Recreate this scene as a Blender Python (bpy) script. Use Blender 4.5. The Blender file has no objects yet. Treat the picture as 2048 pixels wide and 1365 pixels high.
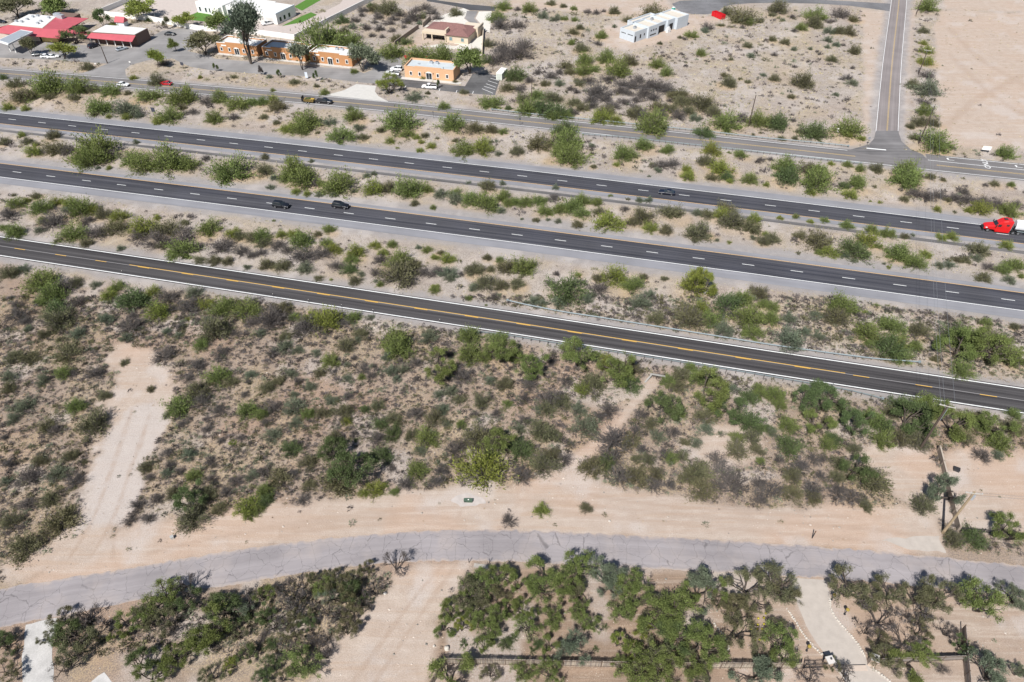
import bpy, bmesh, math, random
import numpy as np
from mathutils import Vector, Matrix
R = math.radians
sc = bpy.context.scene
C = sc.collection
rng = np.random.default_rng(7)
random.seed(7)

# ------------------------------------------------------------------ camera, sky, sun, exposure
CAM_H, PITCH, FPX = 104.5, R(42.53), 1365.0
cam = bpy.data.cameras.new('camera'); camo = bpy.data.objects.new('camera', cam); C.objects.link(camo)
camo.location = (0, 0, CAM_H); camo.rotation_euler = (R(90) - PITCH, 0, 0)
cam.sensor_width = 36; cam.lens = FPX * 36 / 2048; cam.clip_start = 1; cam.clip_end = 9000
sc.camera = camo
SUN_EL, SUN_AZ = R(50), R(27)          # shadows fall away from the camera, 27 degrees to the right
w = bpy.data.worlds.new('World'); sc.world = w; w.use_nodes = True
nt = w.node_tree; sky = nt.nodes.new('ShaderNodeTexSky'); sky.sky_type = 'NISHITA'; sky.sun_disc = False
sky.sun_elevation = SUN_EL; sky.sun_rotation = math.pi + SUN_AZ; sky.air_density = 1.0; sky.dust_density = 0.6
bg = nt.nodes['Background']; bg.inputs['Strength'].default_value = 0.058; nt.links.new(sky.outputs[0], bg.inputs[0])
sun = bpy.data.lights.new('sun', 'SUN'); sun.energy = 4.5; sun.angle = R(0.53); sun.color = (1.0, .97, .925)
suno = bpy.data.objects.new('sun', sun); C.objects.link(suno)
dv = Vector((math.sin(SUN_AZ) * math.cos(SUN_EL), math.cos(SUN_AZ) * math.cos(SUN_EL), -math.sin(SUN_EL)))
suno.rotation_euler = dv.to_track_quat('-Z', 'Y').to_euler(); suno.location = (-40, -60, 150)
vs = sc.view_settings; vs.view_transform = 'Standard'; vs.look = 'None'; vs.exposure = 0.54; vs.gamma = 1; vs.use_curve_mapping = False
sc.cycles.max_bounces = 5; sc.cycles.diffuse_bounces = 2; sc.cycles.transparent_max_bounces = 4

# ------------------------------------------------------------------ placing: where a point of the photograph lies in the place
def P(x, y, z=0.0):
    x = np.asarray(x, float) - 1024; y = np.asarray(y, float) - 682.5
    dy = FPX * math.cos(PITCH) - y * math.sin(PITCH); dz = -FPX * math.sin(PITCH) - y * math.cos(PITCH)
    t = (z - CAM_H) / dz
    return np.stack([x * t, dy * t], -1)
def mpp(x, y):                          # metres per photograph pixel at that ground point
    p = P(x, y); return math.sqrt(p[0] ** 2 + p[1] ** 2 + CAM_H ** 2) / math.hypot(FPX, math.hypot(x - 1024, y - 682.5))
def PP(pts, z=0): a = np.array(pts, float); return P(a[:, 0], a[:, 1], z)

# ------------------------------------------------------------------ scene graph helpers
def props(o, label=None, cat=None, group=None, kind=None):
    if label: o['label'] = label
    if cat: o['category'] = cat
    if group: o['group'] = group
    if kind: o['kind'] = kind
    return o
def thing(name, label, cat, loc=(0, 0, 0), rz=0, group=None):
    o = bpy.data.objects.new(name, None); C.objects.link(o); o.empty_display_size = .3
    o.location = loc; o.rotation_euler = (0, 0, rz); return props(o, label, cat, group)
def link(name, me, parent=None, loc=None, rz=None):
    o = bpy.data.objects.new(name, me); C.objects.link(o)
    if parent: o.parent = parent
    if loc is not None: o.location = loc
    if rz is not None: o.rotation_euler = (0, 0, rz)
    return o
def copy_tree(o, parent=None):
    c = o.copy(); C.objects.link(c); c.parent = parent
    for ch in list(o.children): copy_tree(ch, c)
    return c
class MB:
    def __init__(s): s.v = []; s.f = []; s.m = []; s.uv = None
    def face(s, pts, m=0):
        b = len(s.v); s.v += [tuple(map(float, p)) for p in pts]; s.f.append(tuple(range(b, b + len(pts)))); s.m.append(m); return s
    def add(s, vs_, fs, m=0):
        b = len(s.v); s.v += [tuple(map(float, p)) for p in vs_]; s.f += [tuple(b + i for i in f) for f in fs]; s.m += [m] * len(fs); return s
    def box(s, x0, x1, y0, y1, z0, z1, m=0, rz=0, at=None):
        vs_ = [(x, y, z) for z in (z0, z1) for x, y in ((x0, y0), (x1, y0), (x1, y1), (x0, y1))]
        if at is not None:
            c_, s_ = math.cos(rz), math.sin(rz); vs_ = [(at[0] + c_ * x - s_ * y, at[1] + s_ * x + c_ * y, z + (at[2] if len(at) > 2 else 0)) for x, y, z in vs_]
        return s.add(vs_, [(3, 2, 1, 0), (4, 5, 6, 7), (0, 1, 5, 4), (1, 2, 6, 5), (2, 3, 7, 6), (3, 0, 4, 7)], m)
    def prism(s, poly, z0, z1, m=0):
        n = len(poly); a = sum(poly[i][0] * poly[(i + 1) % n][1] - poly[(i + 1) % n][0] * poly[i][1] for i in range(n))
        if a < 0: poly = poly[::-1]
        vs_ = [(p[0], p[1], z0) for p in poly] + [(p[0], p[1], z1) for p in poly]
        return s.add(vs_, [tuple(range(n))[::-1], tuple(range(n, 2 * n))] + [(i, (i + 1) % n, n + (i + 1) % n, n + i) for i in range(n)], m)
    def tube(s, a, b, r0, r1=None, n=6, m=0, cap=True):
        r1 = r0 if r1 is None else r1; a = Vector(a); b = Vector(b); d = (b - a).normalized()
        u = d.orthogonal().normalized(); v = d.cross(u); vs_ = []
        for c_, r in ((a, r0), (b, r1)):
            for i in range(n):
                t = 2 * math.pi * i / n; vs_.append(c_ + u * (r * math.cos(t)) + v * (r * math.sin(t)))
        fs = [(i, (i + 1) % n, n + (i + 1) % n, n + i) for i in range(n)]
        if cap: fs += [tuple(range(n))[::-1], tuple(range(n, 2 * n))]
        return s.add(vs_, fs, m)
    def loft(s, secs, m=0, cap=True):
        n = len(secs[0]); vs_ = [p for q in secs for p in q]; fs = []
        for k in range(len(secs) - 1):
            fs += [(k * n + i, k * n + (i + 1) % n, (k + 1) * n + (i + 1) % n, (k + 1) * n + i) for i in range(n)]
        if cap: fs += [tuple(range(n))[::-1], tuple(range((len(secs) - 1) * n, len(secs) * n))]
        return s.add(vs_, fs, m)
    def ball(s, c, r, n=8, m=0, sq=1.0):
        secs = []
        vs_ = []; fs = []
        for i in range(1, n // 2):
            a = math.pi * i / (n // 2)
            for j in range(n): vs_.append((c[0] + r * math.sin(a) * math.cos(2 * math.pi * j / n), c[1] + r * math.sin(a) * math.sin(2 * math.pi * j / n), c[2] + sq * r * math.cos(a)))
        k = n // 2 - 1; top = len(vs_); vs_ += [(c[0], c[1], c[2] + sq * r), (c[0], c[1], c[2] - sq * r)]
        for i in range(k - 1):
            for j in range(n): fs.append((i * n + j, (i + 1) * n + j, (i + 1) * n + (j + 1) % n, i * n + (j + 1) % n))
        for j in range(n): fs += [(top, j, (j + 1) % n), (top + 1, (k - 1) * n + (j + 1) % n, (k - 1) * n + j)]
        return s.add(vs_, fs, m)
    def mesh(s, name, mats, smooth=False):
        me = bpy.data.meshes.new(name); me.from_pydata(s.v, [], s.f)
        for m in (mats if isinstance(mats, (list, tuple)) else [mats]): me.materials.append(m)
        me.polygons.foreach_set('material_index', s.m)
        if smooth: me.polygons.foreach_set('use_smooth', [True] * len(s.f))
        me.update(); return me
    def build(s, name, mats, parent=None, loc=None, rz=None, smooth=False):
        return link(name, s.mesh(name, mats, smooth), parent, loc, rz)
def np_mesh(name, V, T, mats, attr=None, midx=None):
    """V (n,3) and T (k,3) triangles"""
    me = bpy.data.meshes.new(name); V = np.asarray(V, np.float32); T = np.asarray(T, np.int32)
    me.vertices.add(len(V)); me.vertices.foreach_set('co', V.ravel())
    me.loops.add(T.size); me.loops.foreach_set('vertex_index', T.ravel())
    me.polygons.add(len(T)); me.polygons.foreach_set('loop_start', np.arange(0, T.size, T.shape[1], dtype=np.int32))
    try: me.polygons.foreach_set('loop_total', np.full(len(T), T.shape[1], np.int32))
    except Exception: pass
    for m in mats: me.materials.append(m)
    if midx is not None: me.polygons.foreach_set('material_index', np.asarray(midx, np.int32))
    if attr:
        for k, a in attr.items():
            at = me.attributes.new(k, 'FLOAT', 'POINT'); at.data.foreach_set('value', np.asarray(a, np.float32).ravel())
    me.update(calc_edges=True); me.validate(); return me

# ------------------------------------------------------------------ materials
def nodes(name):
    m = bpy.data.materials.new(name); m.use_nodes = True; t = m.node_tree; b = t.nodes['Principled BSDF']; return m, t, b
def N(t, typ, **kw):
    n = t.nodes.new(typ)
    for k, v in kw.items():
        if k in ('inp',):
            for i, x in v.items(): n.inputs[i].default_value = x
        else: setattr(n, k, v)
    return n
def mathn(t, op, a, b=None, clamp=False):
    n = t.nodes.new('ShaderNodeMath'); n.operation = op; n.use_clamp = clamp
    for i, x in enumerate((a, b)):
        if x is None: continue
        if isinstance(x, (int, float)): n.inputs[i].default_value = x
        else: t.links.new(x, n.inputs[i])
    return n.outputs[0]
def mixc(t, f, a, b, mode='MIX'):
    n = t.nodes.new('ShaderNodeMix'); n.data_type = 'RGBA'; n.blend_type = mode
    for k, x in ((0, f), (6, a), (7, b)):
        if isinstance(x, (int, float)): n.inputs[k].default_value = x
        elif isinstance(x, (tuple, list)): n.inputs[k].default_value = (*x[:3], 1)
        else: t.links.new(x, n.inputs[k])
    return n.outputs[2]
def noise(t, vec, scale, detail=4, rough=.55, dist=0):
    n = N(t, 'ShaderNodeTexNoise'); n.inputs['Scale'].default_value = scale; n.inputs['Detail'].default_value = detail; n.inputs['Roughness'].default_value = rough; n.inputs['Distortion'].default_value = dist
    if vec is not None: t.links.new(vec, n.inputs['Vector'])
    return n.outputs[0]
def ramp(t, f, a, b):               # linear remap a..b -> 0..1, clamped
    n = N(t, 'ShaderNodeMapRange'); n.inputs[1].default_value = a; n.inputs[2].default_value = b; t.links.new(f, n.inputs[0]); return n.outputs[0]
def mul3(c, k): return tuple(min(1, x * k) for x in c)
def bumpn(t, b, h, strength=.4, dist=.05):
    n = N(t, 'ShaderNodeBump'); n.inputs['Strength'].default_value = strength; n.inputs['Distance'].default_value = dist; t.links.new(h, n.inputs['Height']); t.links.new(n.outputs[0], b.inputs['Normal'])
MATS = {}
def M(name, col, rough=.75, var=.12, scale=2.0, metal=0, bump=0, spec=.35, coat=0):
    if name in MATS: return MATS[name]
    m, t, b = nodes(name); tc = N(t, 'ShaderNodeNewGeometry').outputs['Position']
    n1 = noise(t, tc, scale, 5); n2 = noise(t, tc, scale * 9, 3)
    f = ramp(t, mathn(t, 'ADD', mathn(t, 'MULTIPLY', n1, .65), mathn(t, 'MULTIPLY', n2, .35)), .3, .7)
    t.links.new(mixc(t, f, mul3(col, 1 - var), mul3(col, 1 + var)), b.inputs['Base Color'])
    b.inputs['Roughness'].default_value = rough; b.inputs['Metallic'].default_value = metal; b.inputs['Specular IOR Level'].default_value = spec; b.inputs['Coat Weight'].default_value = coat
    if bump: bumpn(t, b, n2, bump, .03)
    MATS[name] = m; return m
def glass_mat(name, col=(.02, .025, .03)):
    m, t, b = nodes(name); b.inputs['Base Color'].default_value = (*col, 1); b.inputs['Roughness'].default_value = .08; b.inputs['Specular IOR Level'].default_value = .6
    tc = N(t, 'ShaderNodeNewGeometry').outputs['Position']; t.links.new(mixc(t, noise(t, tc, .8, 2), mul3(col, .6), mul3(col, 1.6)), b.inputs['Base Color']); return m
GLASS = glass_mat('dark_glass')
def asphalt(name, col, tone=.12, streak=.1, crack=0, tracks=None, tint=(1, 1, 1)):
    """uv: u = metres along, v = metres across"""
    m, t, b = nodes(name); uv = N(t, 'ShaderNodeUVMap').outputs[0]; pos = N(t, 'ShaderNodeNewGeometry').outputs['Position']
    big = noise(t, pos, .09, 4); fine = noise(t, pos, 5, 4, .7)
    mp = N(t, 'ShaderNodeMapping'); mp.inputs['Scale'].default_value = (.012, 1.1, 1); t.links.new(uv, mp.inputs[0]); st = noise(t, mp.outputs[0], 1.0, 5, .6)
    c = mixc(t, ramp(t, big, .35, .65), mul3(col, 1 - tone), mul3(col, 1 + tone))
    c = mixc(t, ramp(t, st, .35, .68), mixc(t, streak, c, (0, 0, 0)), mixc(t, streak * .45, c, (.5, .48, .47)))
    c = mixc(t, mathn(t, 'MULTIPLY', ramp(t, fine, .35, .75), .3), c, mixc(t, .22, c, (.42, .40, .39)))
    if tracks:
        sx = N(t, 'ShaderNodeSeparateXYZ'); t.links.new(uv, sx.inputs[0]); acc = None
        for v0 in tracks:
            d = mathn(t, 'ABSOLUTE', mathn(t, 'SUBTRACT', sx.outputs[1], v0)); g = ramp(t, d, .55, .05)
            acc = g if acc is None else mathn(t, 'MAXIMUM', acc, g)
        c = mixc(t, mathn(t, 'MULTIPLY', mathn(t, 'MULTIPLY', acc, ramp(t, st, .25, .6)), .22), c, mul3(col, .7))
    hgt = fine
    if crack:
        mp2 = N(t, 'ShaderNodeMapping'); mp2.inputs['Scale'].default_value = (.40, .30, 1); t.links.new(uv, mp2.inputs[0])
        ns = N(t, 'ShaderNodeTexNoise'); ns.inputs['Scale'].default_value = 1.3; ns.inputs['Detail'].default_value = 4; t.links.new(uv, ns.inputs['Vector'])
        vm = N(t, 'ShaderNodeVectorMath', operation='MULTIPLY_ADD'); t.links.new(ns.outputs['Color'], vm.inputs[0]); vm.inputs[1].default_value = (.30, .30, 0); t.links.new(mp2.outputs[0], vm.inputs[2])
        vo = N(t, 'ShaderNodeTexVoronoi', feature='DISTANCE_TO_EDGE'); vo.inputs['Scale'].default_value = 1; vo.inputs['Randomness'].default_value = .8; t.links.new(vm.outputs[0], vo.inputs['Vector'])
        fade = ramp(t, noise(t, pos, .18, 3), .25, .5)
        k = mathn(t, 'MULTIPLY', ramp(t, vo.outputs[0], .014, .003), mathn(t, 'MULTIPLY', fade, crack * .75))
        c = mixc(t, k, c, mul3(col, .38))
        mp3 = N(t, 'ShaderNodeMapping'); mp3.inputs['Scale'].default_value = (1.1, 1.5, 1); t.links.new(uv, mp3.inputs[0])
        vo2 = N(t, 'ShaderNodeTexVoronoi', feature='DISTANCE_TO_EDGE'); vo2.inputs['Scale'].default_value = 1; t.links.new(mp3.outputs[0], vo2.inputs['Vector'])
        if crack > .85:
            sv = N(t, 'ShaderNodeSeparateXYZ'); t.links.new(uv, sv.inputs[0]); ed = mathn(t, 'ADD', mathn(t, 'ABSOLUTE', sv.outputs[1]), mathn(t, 'MULTIPLY', noise(t, pos, .5, 5, .65), 2.6))
            c = mixc(t, mathn(t, 'MULTIPLY', ramp(t, ed, 4.1, 4.9), .75), c, (.43, .345, .285))
            du = mathn(t, 'MULTIPLY', ramp(t, noise(t, pos, .13, 5, .6), .5, .72), .45); c = mixc(t, du, c, (.40, .34, .305))
            c = mixc(t, mathn(t, 'MULTIPLY', ramp(t, noise(t, mp.outputs[0], 2.2, 5, .6), .60, .72), .5), c, mul3(col, .62))
            c = mixc(t, mathn(t, 'MULTIPLY', ramp(t, noise(t, pos, .75, 3, .6), .69, .75), .55), c, mul3(col, .5))
        f2 = ramp(t, noise(t, pos, .3, 3), .56, .66)
        c = mixc(t, mathn(t, 'MULTIPLY', ramp(t, vo2.outputs[0], .03, .01), mathn(t, 'MULTIPLY', f2, .5 * crack)), c, mul3(col, .4))
    t.links.new(c, b.inputs['Base Color']); b.inputs['Roughness'].default_value = .86; b.inputs['Specular IOR Level'].default_value = .25
    bumpn(t, b, hgt, .25, .02); return m
def paint(name, col, wear=.35):
    m, t, b = nodes(name); pos = N(t, 'ShaderNodeNewGeometry').outputs['Position']
    k = ramp(t, noise(t, pos, 2.2, 5, .7), .48, .75); t.links.new(mixc(t, mathn(t, 'MULTIPLY', k, wear), col, (.16, .15, .15)), b.inputs['Base Color']); b.inputs['Roughness'].default_value = .7; return m
WHITE_LINE = paint('white_road_paint', (.78, .78, .77)); YELLOW_LINE = paint('yellow_road_paint', (.72, .40, .03), .3); FADED_YELLOW = paint('faded_yellow_paint', (.55, .38, .13), .5); ORANGE_LINE = paint('orange_edge_paint', (.62, .40, .19), .5); GREY_LINE = paint('worn_line_paint', (.22, .21, .21), .4)
def leaf_mat(name, col, hv=.25):
    m, t, b = nodes(name); v = N(t, 'ShaderNodeAttribute', attribute_name='v').outputs['Fac']; oi = N(t, 'ShaderNodeObjectInfo').outputs['Random']
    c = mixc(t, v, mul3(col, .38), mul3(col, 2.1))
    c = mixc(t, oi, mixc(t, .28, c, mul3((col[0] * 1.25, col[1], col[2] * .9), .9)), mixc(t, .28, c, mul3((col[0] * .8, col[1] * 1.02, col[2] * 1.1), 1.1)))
    t.links.new(c, b.inputs['Base Color']); b.inputs['Roughness'].default_value = .7; b.inputs['Specular IOR Level'].default_value = .25
    tr = N(t, 'ShaderNodeBsdfTranslucent'); t.links.new(c, tr.inputs[0]); mx = N(t, 'ShaderNodeMixShader'); mx.inputs[0].default_value = .3
    t.links.new(b.outputs[0], mx.inputs[1]); t.links.new(tr.outputs[0], mx.inputs[2]); t.links.new(mx.outputs[0], t.nodes['Material Output'].inputs[0]); return m
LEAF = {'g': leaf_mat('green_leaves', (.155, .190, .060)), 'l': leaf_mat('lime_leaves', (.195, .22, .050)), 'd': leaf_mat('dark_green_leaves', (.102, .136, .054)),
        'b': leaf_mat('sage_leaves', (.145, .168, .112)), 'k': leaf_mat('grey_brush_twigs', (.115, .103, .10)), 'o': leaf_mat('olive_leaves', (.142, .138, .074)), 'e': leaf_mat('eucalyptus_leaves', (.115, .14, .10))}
BARK = M('dark_bark', (.075, .06, .05), .9, .3, 6); TWIG = M('grey_twigs', (.125, .11, .10), .9, .25, 6)
# ------------------------------------------------------------------ ground: lattice noise, masks of soil kinds, one sheet to the horizon
def vnoise(x, y, seed=0):
    r = np.random.default_rng(seed).random((256, 256)); xi = np.floor(x).astype(int); yi = np.floor(y).astype(int); fx = x - xi; fy = y - yi
    fx = fx * fx * (3 - 2 * fx); fy = fy * fy * (3 - 2 * fy); g = lambda a, b: r[a & 255, b & 255]
    return (g(xi, yi) * (1 - fx) + g(xi + 1, yi) * fx) * (1 - fy) + (g(xi, yi + 1) * (1 - fx) + g(xi + 1, yi + 1) * fx) * fy
def fbm(x, y, s, seed=0, o=4):
    a = 0; k = 1; tot = 0
    for i in range(o): a = a + k * vnoise(x / s * 2 ** i + 17.3 * i, y / s * 2 ** i + 5.1 * i, seed + i); tot += k; k *= .5
    return a / tot
def seg_dist(X, Y, a, b):
    dx, dy = b[0] - a[0], b[1] - a[1]; L = dx * dx + dy * dy + 1e-9; t = np.clip(((X - a[0]) * dx + (Y - a[1]) * dy) / L, 0, 1)
    return np.hypot(X - a[0] - t * dx, Y - a[1] - t * dy)
def poly_sd(X, Y, poly):              # signed distance, negative inside
    d = np.full(X.shape, 1e9); ins = np.zeros(X.shape, bool); n = len(poly)
    for i in range(n):
        a, b = poly[i], poly[(i + 1) % n]; d = np.minimum(d, seg_dist(X, Y, a, b))
        c = (a[1] > Y) != (b[1] > Y); xx = (b[0] - a[0]) * (Y - a[1]) / (b[1] - a[1] + 1e-12) + a[0]; ins ^= c & (X < xx)
    return np.where(ins, -d, d)
def line_d(X, Y, pts):
    d = np.full(X.shape, 1e9)
    for i in range(len(pts) - 1): d = np.minimum(d, seg_dist(X, Y, pts[i], pts[i + 1]))
    return d
sstep = lambda a, b, x: (lambda t: t * t * (3 - 2 * t))(np.clip((x - a) / (b - a), 0, 1))

# roads: edges as seen in the photograph
def ext(pts, k=60):                   # lengthen a polyline of ground points at both ends
    p = np.array(pts); a = p[0] + (p[0] - p[1]) / np.linalg.norm(p[0] - p[1]) * k; b = p[-1] + (p[-1] - p[-2]) / np.linalg.norm(p[-1] - p[-2]) * k
    return np.vstack([a, p, b])
def resample(p, step):
    s = np.r_[0, np.cumsum(np.linalg.norm(np.diff(p, axis=0), axis=1))]; n = max(2, int(s[-1] / step)); q = np.linspace(0, s[-1], n)
    return np.c_[np.interp(q, s, p[:, 0]), np.interp(q, s, p[:, 1])], q
def smooth(p, it=8):
    p = p.copy()
    for _ in range(it): p[1:-1] = .25 * p[:-2] + .5 * p[1:-1] + .25 * p[2:]
    return p
def midline(up, lo):
    a, _ = resample(PP(up), 1.0); b, _ = resample(PP(lo), 1.0); n = 60; ia = np.linspace(0, len(a) - 1, n).astype(int); ib = np.linspace(0, len(b) - 1, n).astype(int)
    c = (a[ia] + b[ib]) / 2; wd = np.linalg.norm(a[ia] - b[ib], axis=1).mean(); return c, wd
NR_U = [(-40, 1186), (0, 1178), (100, 1161), (213, 1145), (300, 1131), (401, 1111), (512, 1093), (637, 1079), (762, 1068), (888, 1060), (1024, 1059), (1149, 1066), (1274, 1073), (1400, 1079), (1536, 1087), (1736, 1101), (1887, 1116), (2048, 1131), (2090, 1136)]
NR_L = [(-40, 1263), (0, 1255), (100, 1236), (225, 1211), (326, 1193), (438, 1173), (512, 1164), (637, 1141), (737, 1127), (825, 1122), (913, 1121), (1024, 1123), (1120, 1128), (1242, 1134), (1375, 1143), (1536, 1149), (1649, 1158), (1787, 1167), (1937, 1183), (2048, 1196), (2090, 1201)]
u_, l_ = PP(NR_U), PP(NR_L)
def edgepair(U, L):
    a, _ = resample(smooth(resample(U, 2)[0], 20), .45); b = []
    Lr, _ = resample(smooth(resample(L, 2)[0], 20), .3)
    for p in a: b.append(Lr[np.argmin(((Lr - p) ** 2).sum(1))])
    return a, smooth(np.array(b), 10)
NRa, NRb = edgepair(ext(u_, 80), ext(l_, 80)); near_c = (NRa + NRb) / 2
def lin(p, q): return ext(PP([p, q]), 160)
A13 = math.atan2(-.2226, .9749)
FR_c = ext(PP([(0, 492.3), (512, 568.6), (1024, 645.6), (1536, 724.6), (2048, 802)]), 160)
NB_c = ext(PP([(38.75, 345.5), (535.7, 406.5), (1034, 470.2), (1498.5, 530.5), (2004, 598.5)]), 160)
SB_c = ext(PP([(28.7, 240), (531.2, 294.5), (1045.5, 352.7), (1544.2, 412.2), (1990, 467)]), 160)
FF_c = ext(smooth(resample(PP([(0, 146.5), (256, 167), (512, 189), (762, 212), (1024, 240.5), (1274, 266.5), (1536, 294.5), (1711, 313), (1871, 331), (2048, 349)]), 3)[0], 30), 160)
SD_c = smooth(resample(PP([(1801, -40), (1797.5, 10), (1791.5, 60), (1783.5, 132), (1778, 205), (1773.5, 270), (1771, 305)]), 3)[0], 20)
ROADS = [(near_c, 3.3), (FR_c, 4.2), (NB_c, 7.4), (SB_c, 7.4), (FF_c, 4.6), (SD_c, 4.0)]
# areas of bare or paved ground
AREA = dict(
 clearing=[(215, 712), (240, 690), (300, 705), (345, 740), (340, 790), (330, 830), (333, 870), (310, 920), (290, 935), (278, 960), (270, 985), (258, 1010), (240, 1040), (232, 1060), (250, 1100), (150, 1130), (60, 1150), (-10, 1165), (-10, 1105), (60, 1100), (110, 1080), (150, 1030), (165, 985), (180, 900), (200, 840), (215, 790), (222, 750)],
 strip=[(130, 1090), (232, 1060), (300, 1040), (400, 1025), (480, 1012), (560, 1005), (640, 1000), (720, 995), (800, 985), (870, 975), (940, 965), (1000, 965), (1060, 955), (1100, 945), (1150, 940), (1180, 955), (1230, 970), (1300, 985), (1400, 1000), (1500, 1010), (1600, 1018), (1700, 1015), (1800, 1010), (1870, 1030), (1890, 1060), (1895, 1112), (1600, 1095), (1274, 1080), (1024, 1064), (762, 1073), (512, 1100), (300, 1138), (60, 1170)],
 path=[(790, 1140), (880, 1126), (940, 1126), (915, 1200), (870, 1240), (905, 1285), (880, 1330), (850, 1375), (610, 1375), (660, 1300), (720, 1230), (780, 1180)],
 yard=[(880, 1240), (900, 1200), (950, 1150), (1050, 1130), (1250, 1136), (1400, 1146), (1540, 1152), (1700, 1166), (1930, 1186), (2060, 1203), (2060, 1380), (860, 1380)],
 compound=[(1885, 908), (1960, 895), (2060, 905), (2060, 1062), (1925, 1056)],
 wallside=[(1700, 910), (1760, 895), (1865, 905), (1903, 1045), (1850, 1028), (1790, 1000), (1760, 950)],
 lot=[(1880, 22), (2070, 26), (2070, 302), (1960, 297), (1885, 293), (1876, 250), (1872, 150), (1868, 60)],
 sideL=[(1722, 20), (1782, 22), (1770, 100), (1755, 215), (1750, 285), (1700, 292), (1725, 240), (1728, 120)],
 sideR=[(1812, 10), (1830, 20), (1822, 120), (1815, 240), (1800, 270), (1798, 205), (1806, 80)],
 top=[(1020, -10), (1330, -10), (1345, 25), (1230, 30), (1100, 20), (1010, 25)],
 blockpad=[(1195, 62), (1230, 45), (1300, 20), (1345, 25), (1390, 30), (1450, 40), (1400, 60), (1330, 85), (1270, 100), (1210, 95)],
 patch=[(1390, 880), (1420, 855), (1480, 850), (1530, 870), (1530, 900), (1480, 930), (1420, 935), (1390, 910)],
 h5pad=[(838, 52), (822, 92), (880, 96), (962, 112), (968, 75), (968, 58), (940, 45)],
 topright=[(1880, -10), (2070, -10), (2070, 25), (1890, 20)])
PAVED = dict(
 lot1=[(-60, 74), (60, 80), (110, 85), (180, 92), (276, 95), (300, 75), (325, 62), (352, 58), (395, 55), (400, 75), (392, 95), (372, 103), (357, 110), (340, 118), (300, 120), (262, 130), (250, 140), (252, 152), (264, 160.5), (155, 150), (190, 138), (215, 128), (120, 121), (60, 118), (-60, 114)],
 lot2=[(343, 117), (360, 108.5), (373, 102), (420, 113), (430, 118), (525, 126), (620, 133), (705, 139), (728, 147), (745, 140), (752, 126), (746, 112), (738, 103), (770, 107), (792, 114), (806, 122), (800, 150), (775, 155), (752, 168), (712, 164.5), (640, 155), (512, 148), (420, 141), (380, 134)],
 lot3=[(753, 167.5), (776, 156), (801, 151), (808, 157), (905, 171), (930, 173), (945, 149), (965, 146), (1002, 153), (990, 191), (930, 187), (800, 173), (757, 172.5)],
 apron=[(713, 168.8), (752, 172.6), (750, 184), (757, 193), (777, 204), (652, 191), (688, 181)],
 topdrive=[(855, -4), (880, 2), (930, 8.5), (993, 14), (990, 22.5), (940, 21), (925, 16), (880, 7), (853, 3)],
 h5drive=[(934, 22), (956, 23), (948, 37), (959, 50), (967, 60), (956, 62), (946, 50), (930, 37)],
 culdesac=[(1344, 8), (1350, 16), (1362, 24), (1387, 29), (1417, 29), (1436, 24), (1446, 15), (1462, 10), (1500, 7), (1560, 6), (1640, 8), (1700, 12), (1781, 23), (1784, 8), (1700, 3), (1640, 0), (1560, -4), (1460, -2), (1400, 0), (1360, 2)],
 whiteyard=[(207, 32), (262, 1), (300, -8), (402, -8), (400, 22), (392, 26), (362, 38), (300, 37), (255, 28)],
 whitedrive=[(490, 44), (520, 44), (560, 52), (604, 46), (640, 28), (680, 8), (690, -6), (745, -6), (690, 30), (640, 58), (590, 68), (480, 60)],
 lawn_a=[(366, 39), (396, 24), (425, 22), (482, 34), (492, 48), (440, 47)], lawn_b=[(563, 53), (600, 34), (622, 25), (634, 30), (604, 45)], lawn_c=[(588, 14), (612, 0), (640, -6), (646, -2), (604, 22)],
 h5gravel=[(864, 47), (870, 38), (890, 29), (927, 16.5), (939, 22), (928, 37), (944, 50), (920, 46)], h5gravel_b=[(958, 23.5), (983, 23), (982, 45), (979, 66), (970, 62), (962, 49), (951, 37)],
 drive=[(1578, 1156), (1652, 1161), (1660, 1192), (1664, 1222), (1690, 1260), (1720, 1290), (1731, 1312), (1736, 1334), (1770, 1352), (1800, 1380), (1705, 1380), (1668, 1334), (1652, 1312), (1640, 1296), (1612, 1252), (1592, 1202)],
 white_drive=[(52, 1249), (118, 1234), (104, 1290), (108, 1380), (42, 1380), (46, 1300)], white_pad=[(160, 1380), (208, 1346), (240, 1380)],
 gravel_pad=[(903, 1000), (915, 992), (940, 989), (965, 994), (972, 1004), (955, 1012), (920, 1013)],
 gravel_fan=[(1765, 1078), (1820, 1074), (1878, 1070), (1890, 1104), (1855, 1104), (1815, 1096)])
AREA = {k: PP(v) for k, v in AREA.items()}; PAVED = {k: PP(v) for k, v in PAVED.items()}
GRAVELFIELD = PP([(240, 822), (270, 810), (315, 812), (333, 860), (310, 910), (280, 960), (262, 1010), (235, 1050), (155, 1060), (165, 1000), (190, 900)])
WASH = PP([(1300, 770), (1270, 805), (1235, 850), (1190, 895), (1130, 930), (1100, 950)])
def masks(X, Y):
    wob = (fbm(X, Y, 5, 3) - .5) * 5 + (fbm(X, Y, 1.2, 9, 3) - .5) * 1.6; k = np.clip(Y / 90, .7, 2.5)
    rd = np.full(X.shape, 1e9)
    for c, hw in ROADS: rd = np.minimum(rd, line_d(X, Y, c[::max(1, len(c) // 60)] if len(c) > 70 else c) - hw)
    bare = np.zeros(X.shape); pav = np.full(X.shape, 1e9)
    for n, p in AREA.items(): bare = np.maximum(bare, sstep(1.0, -1.0, poly_sd(X, Y, p) + wob * (1.3 if n == 'clearing' else .6)))
    bare = np.maximum(bare, sstep(1.2, -.8, line_d(X, Y, WASH) - 1.3 + wob * .5))
    for n, p in PAVED.items(): pav = np.minimum(pav, poly_sd(X, Y, p))
    return rd, bare, pav, wob
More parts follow.
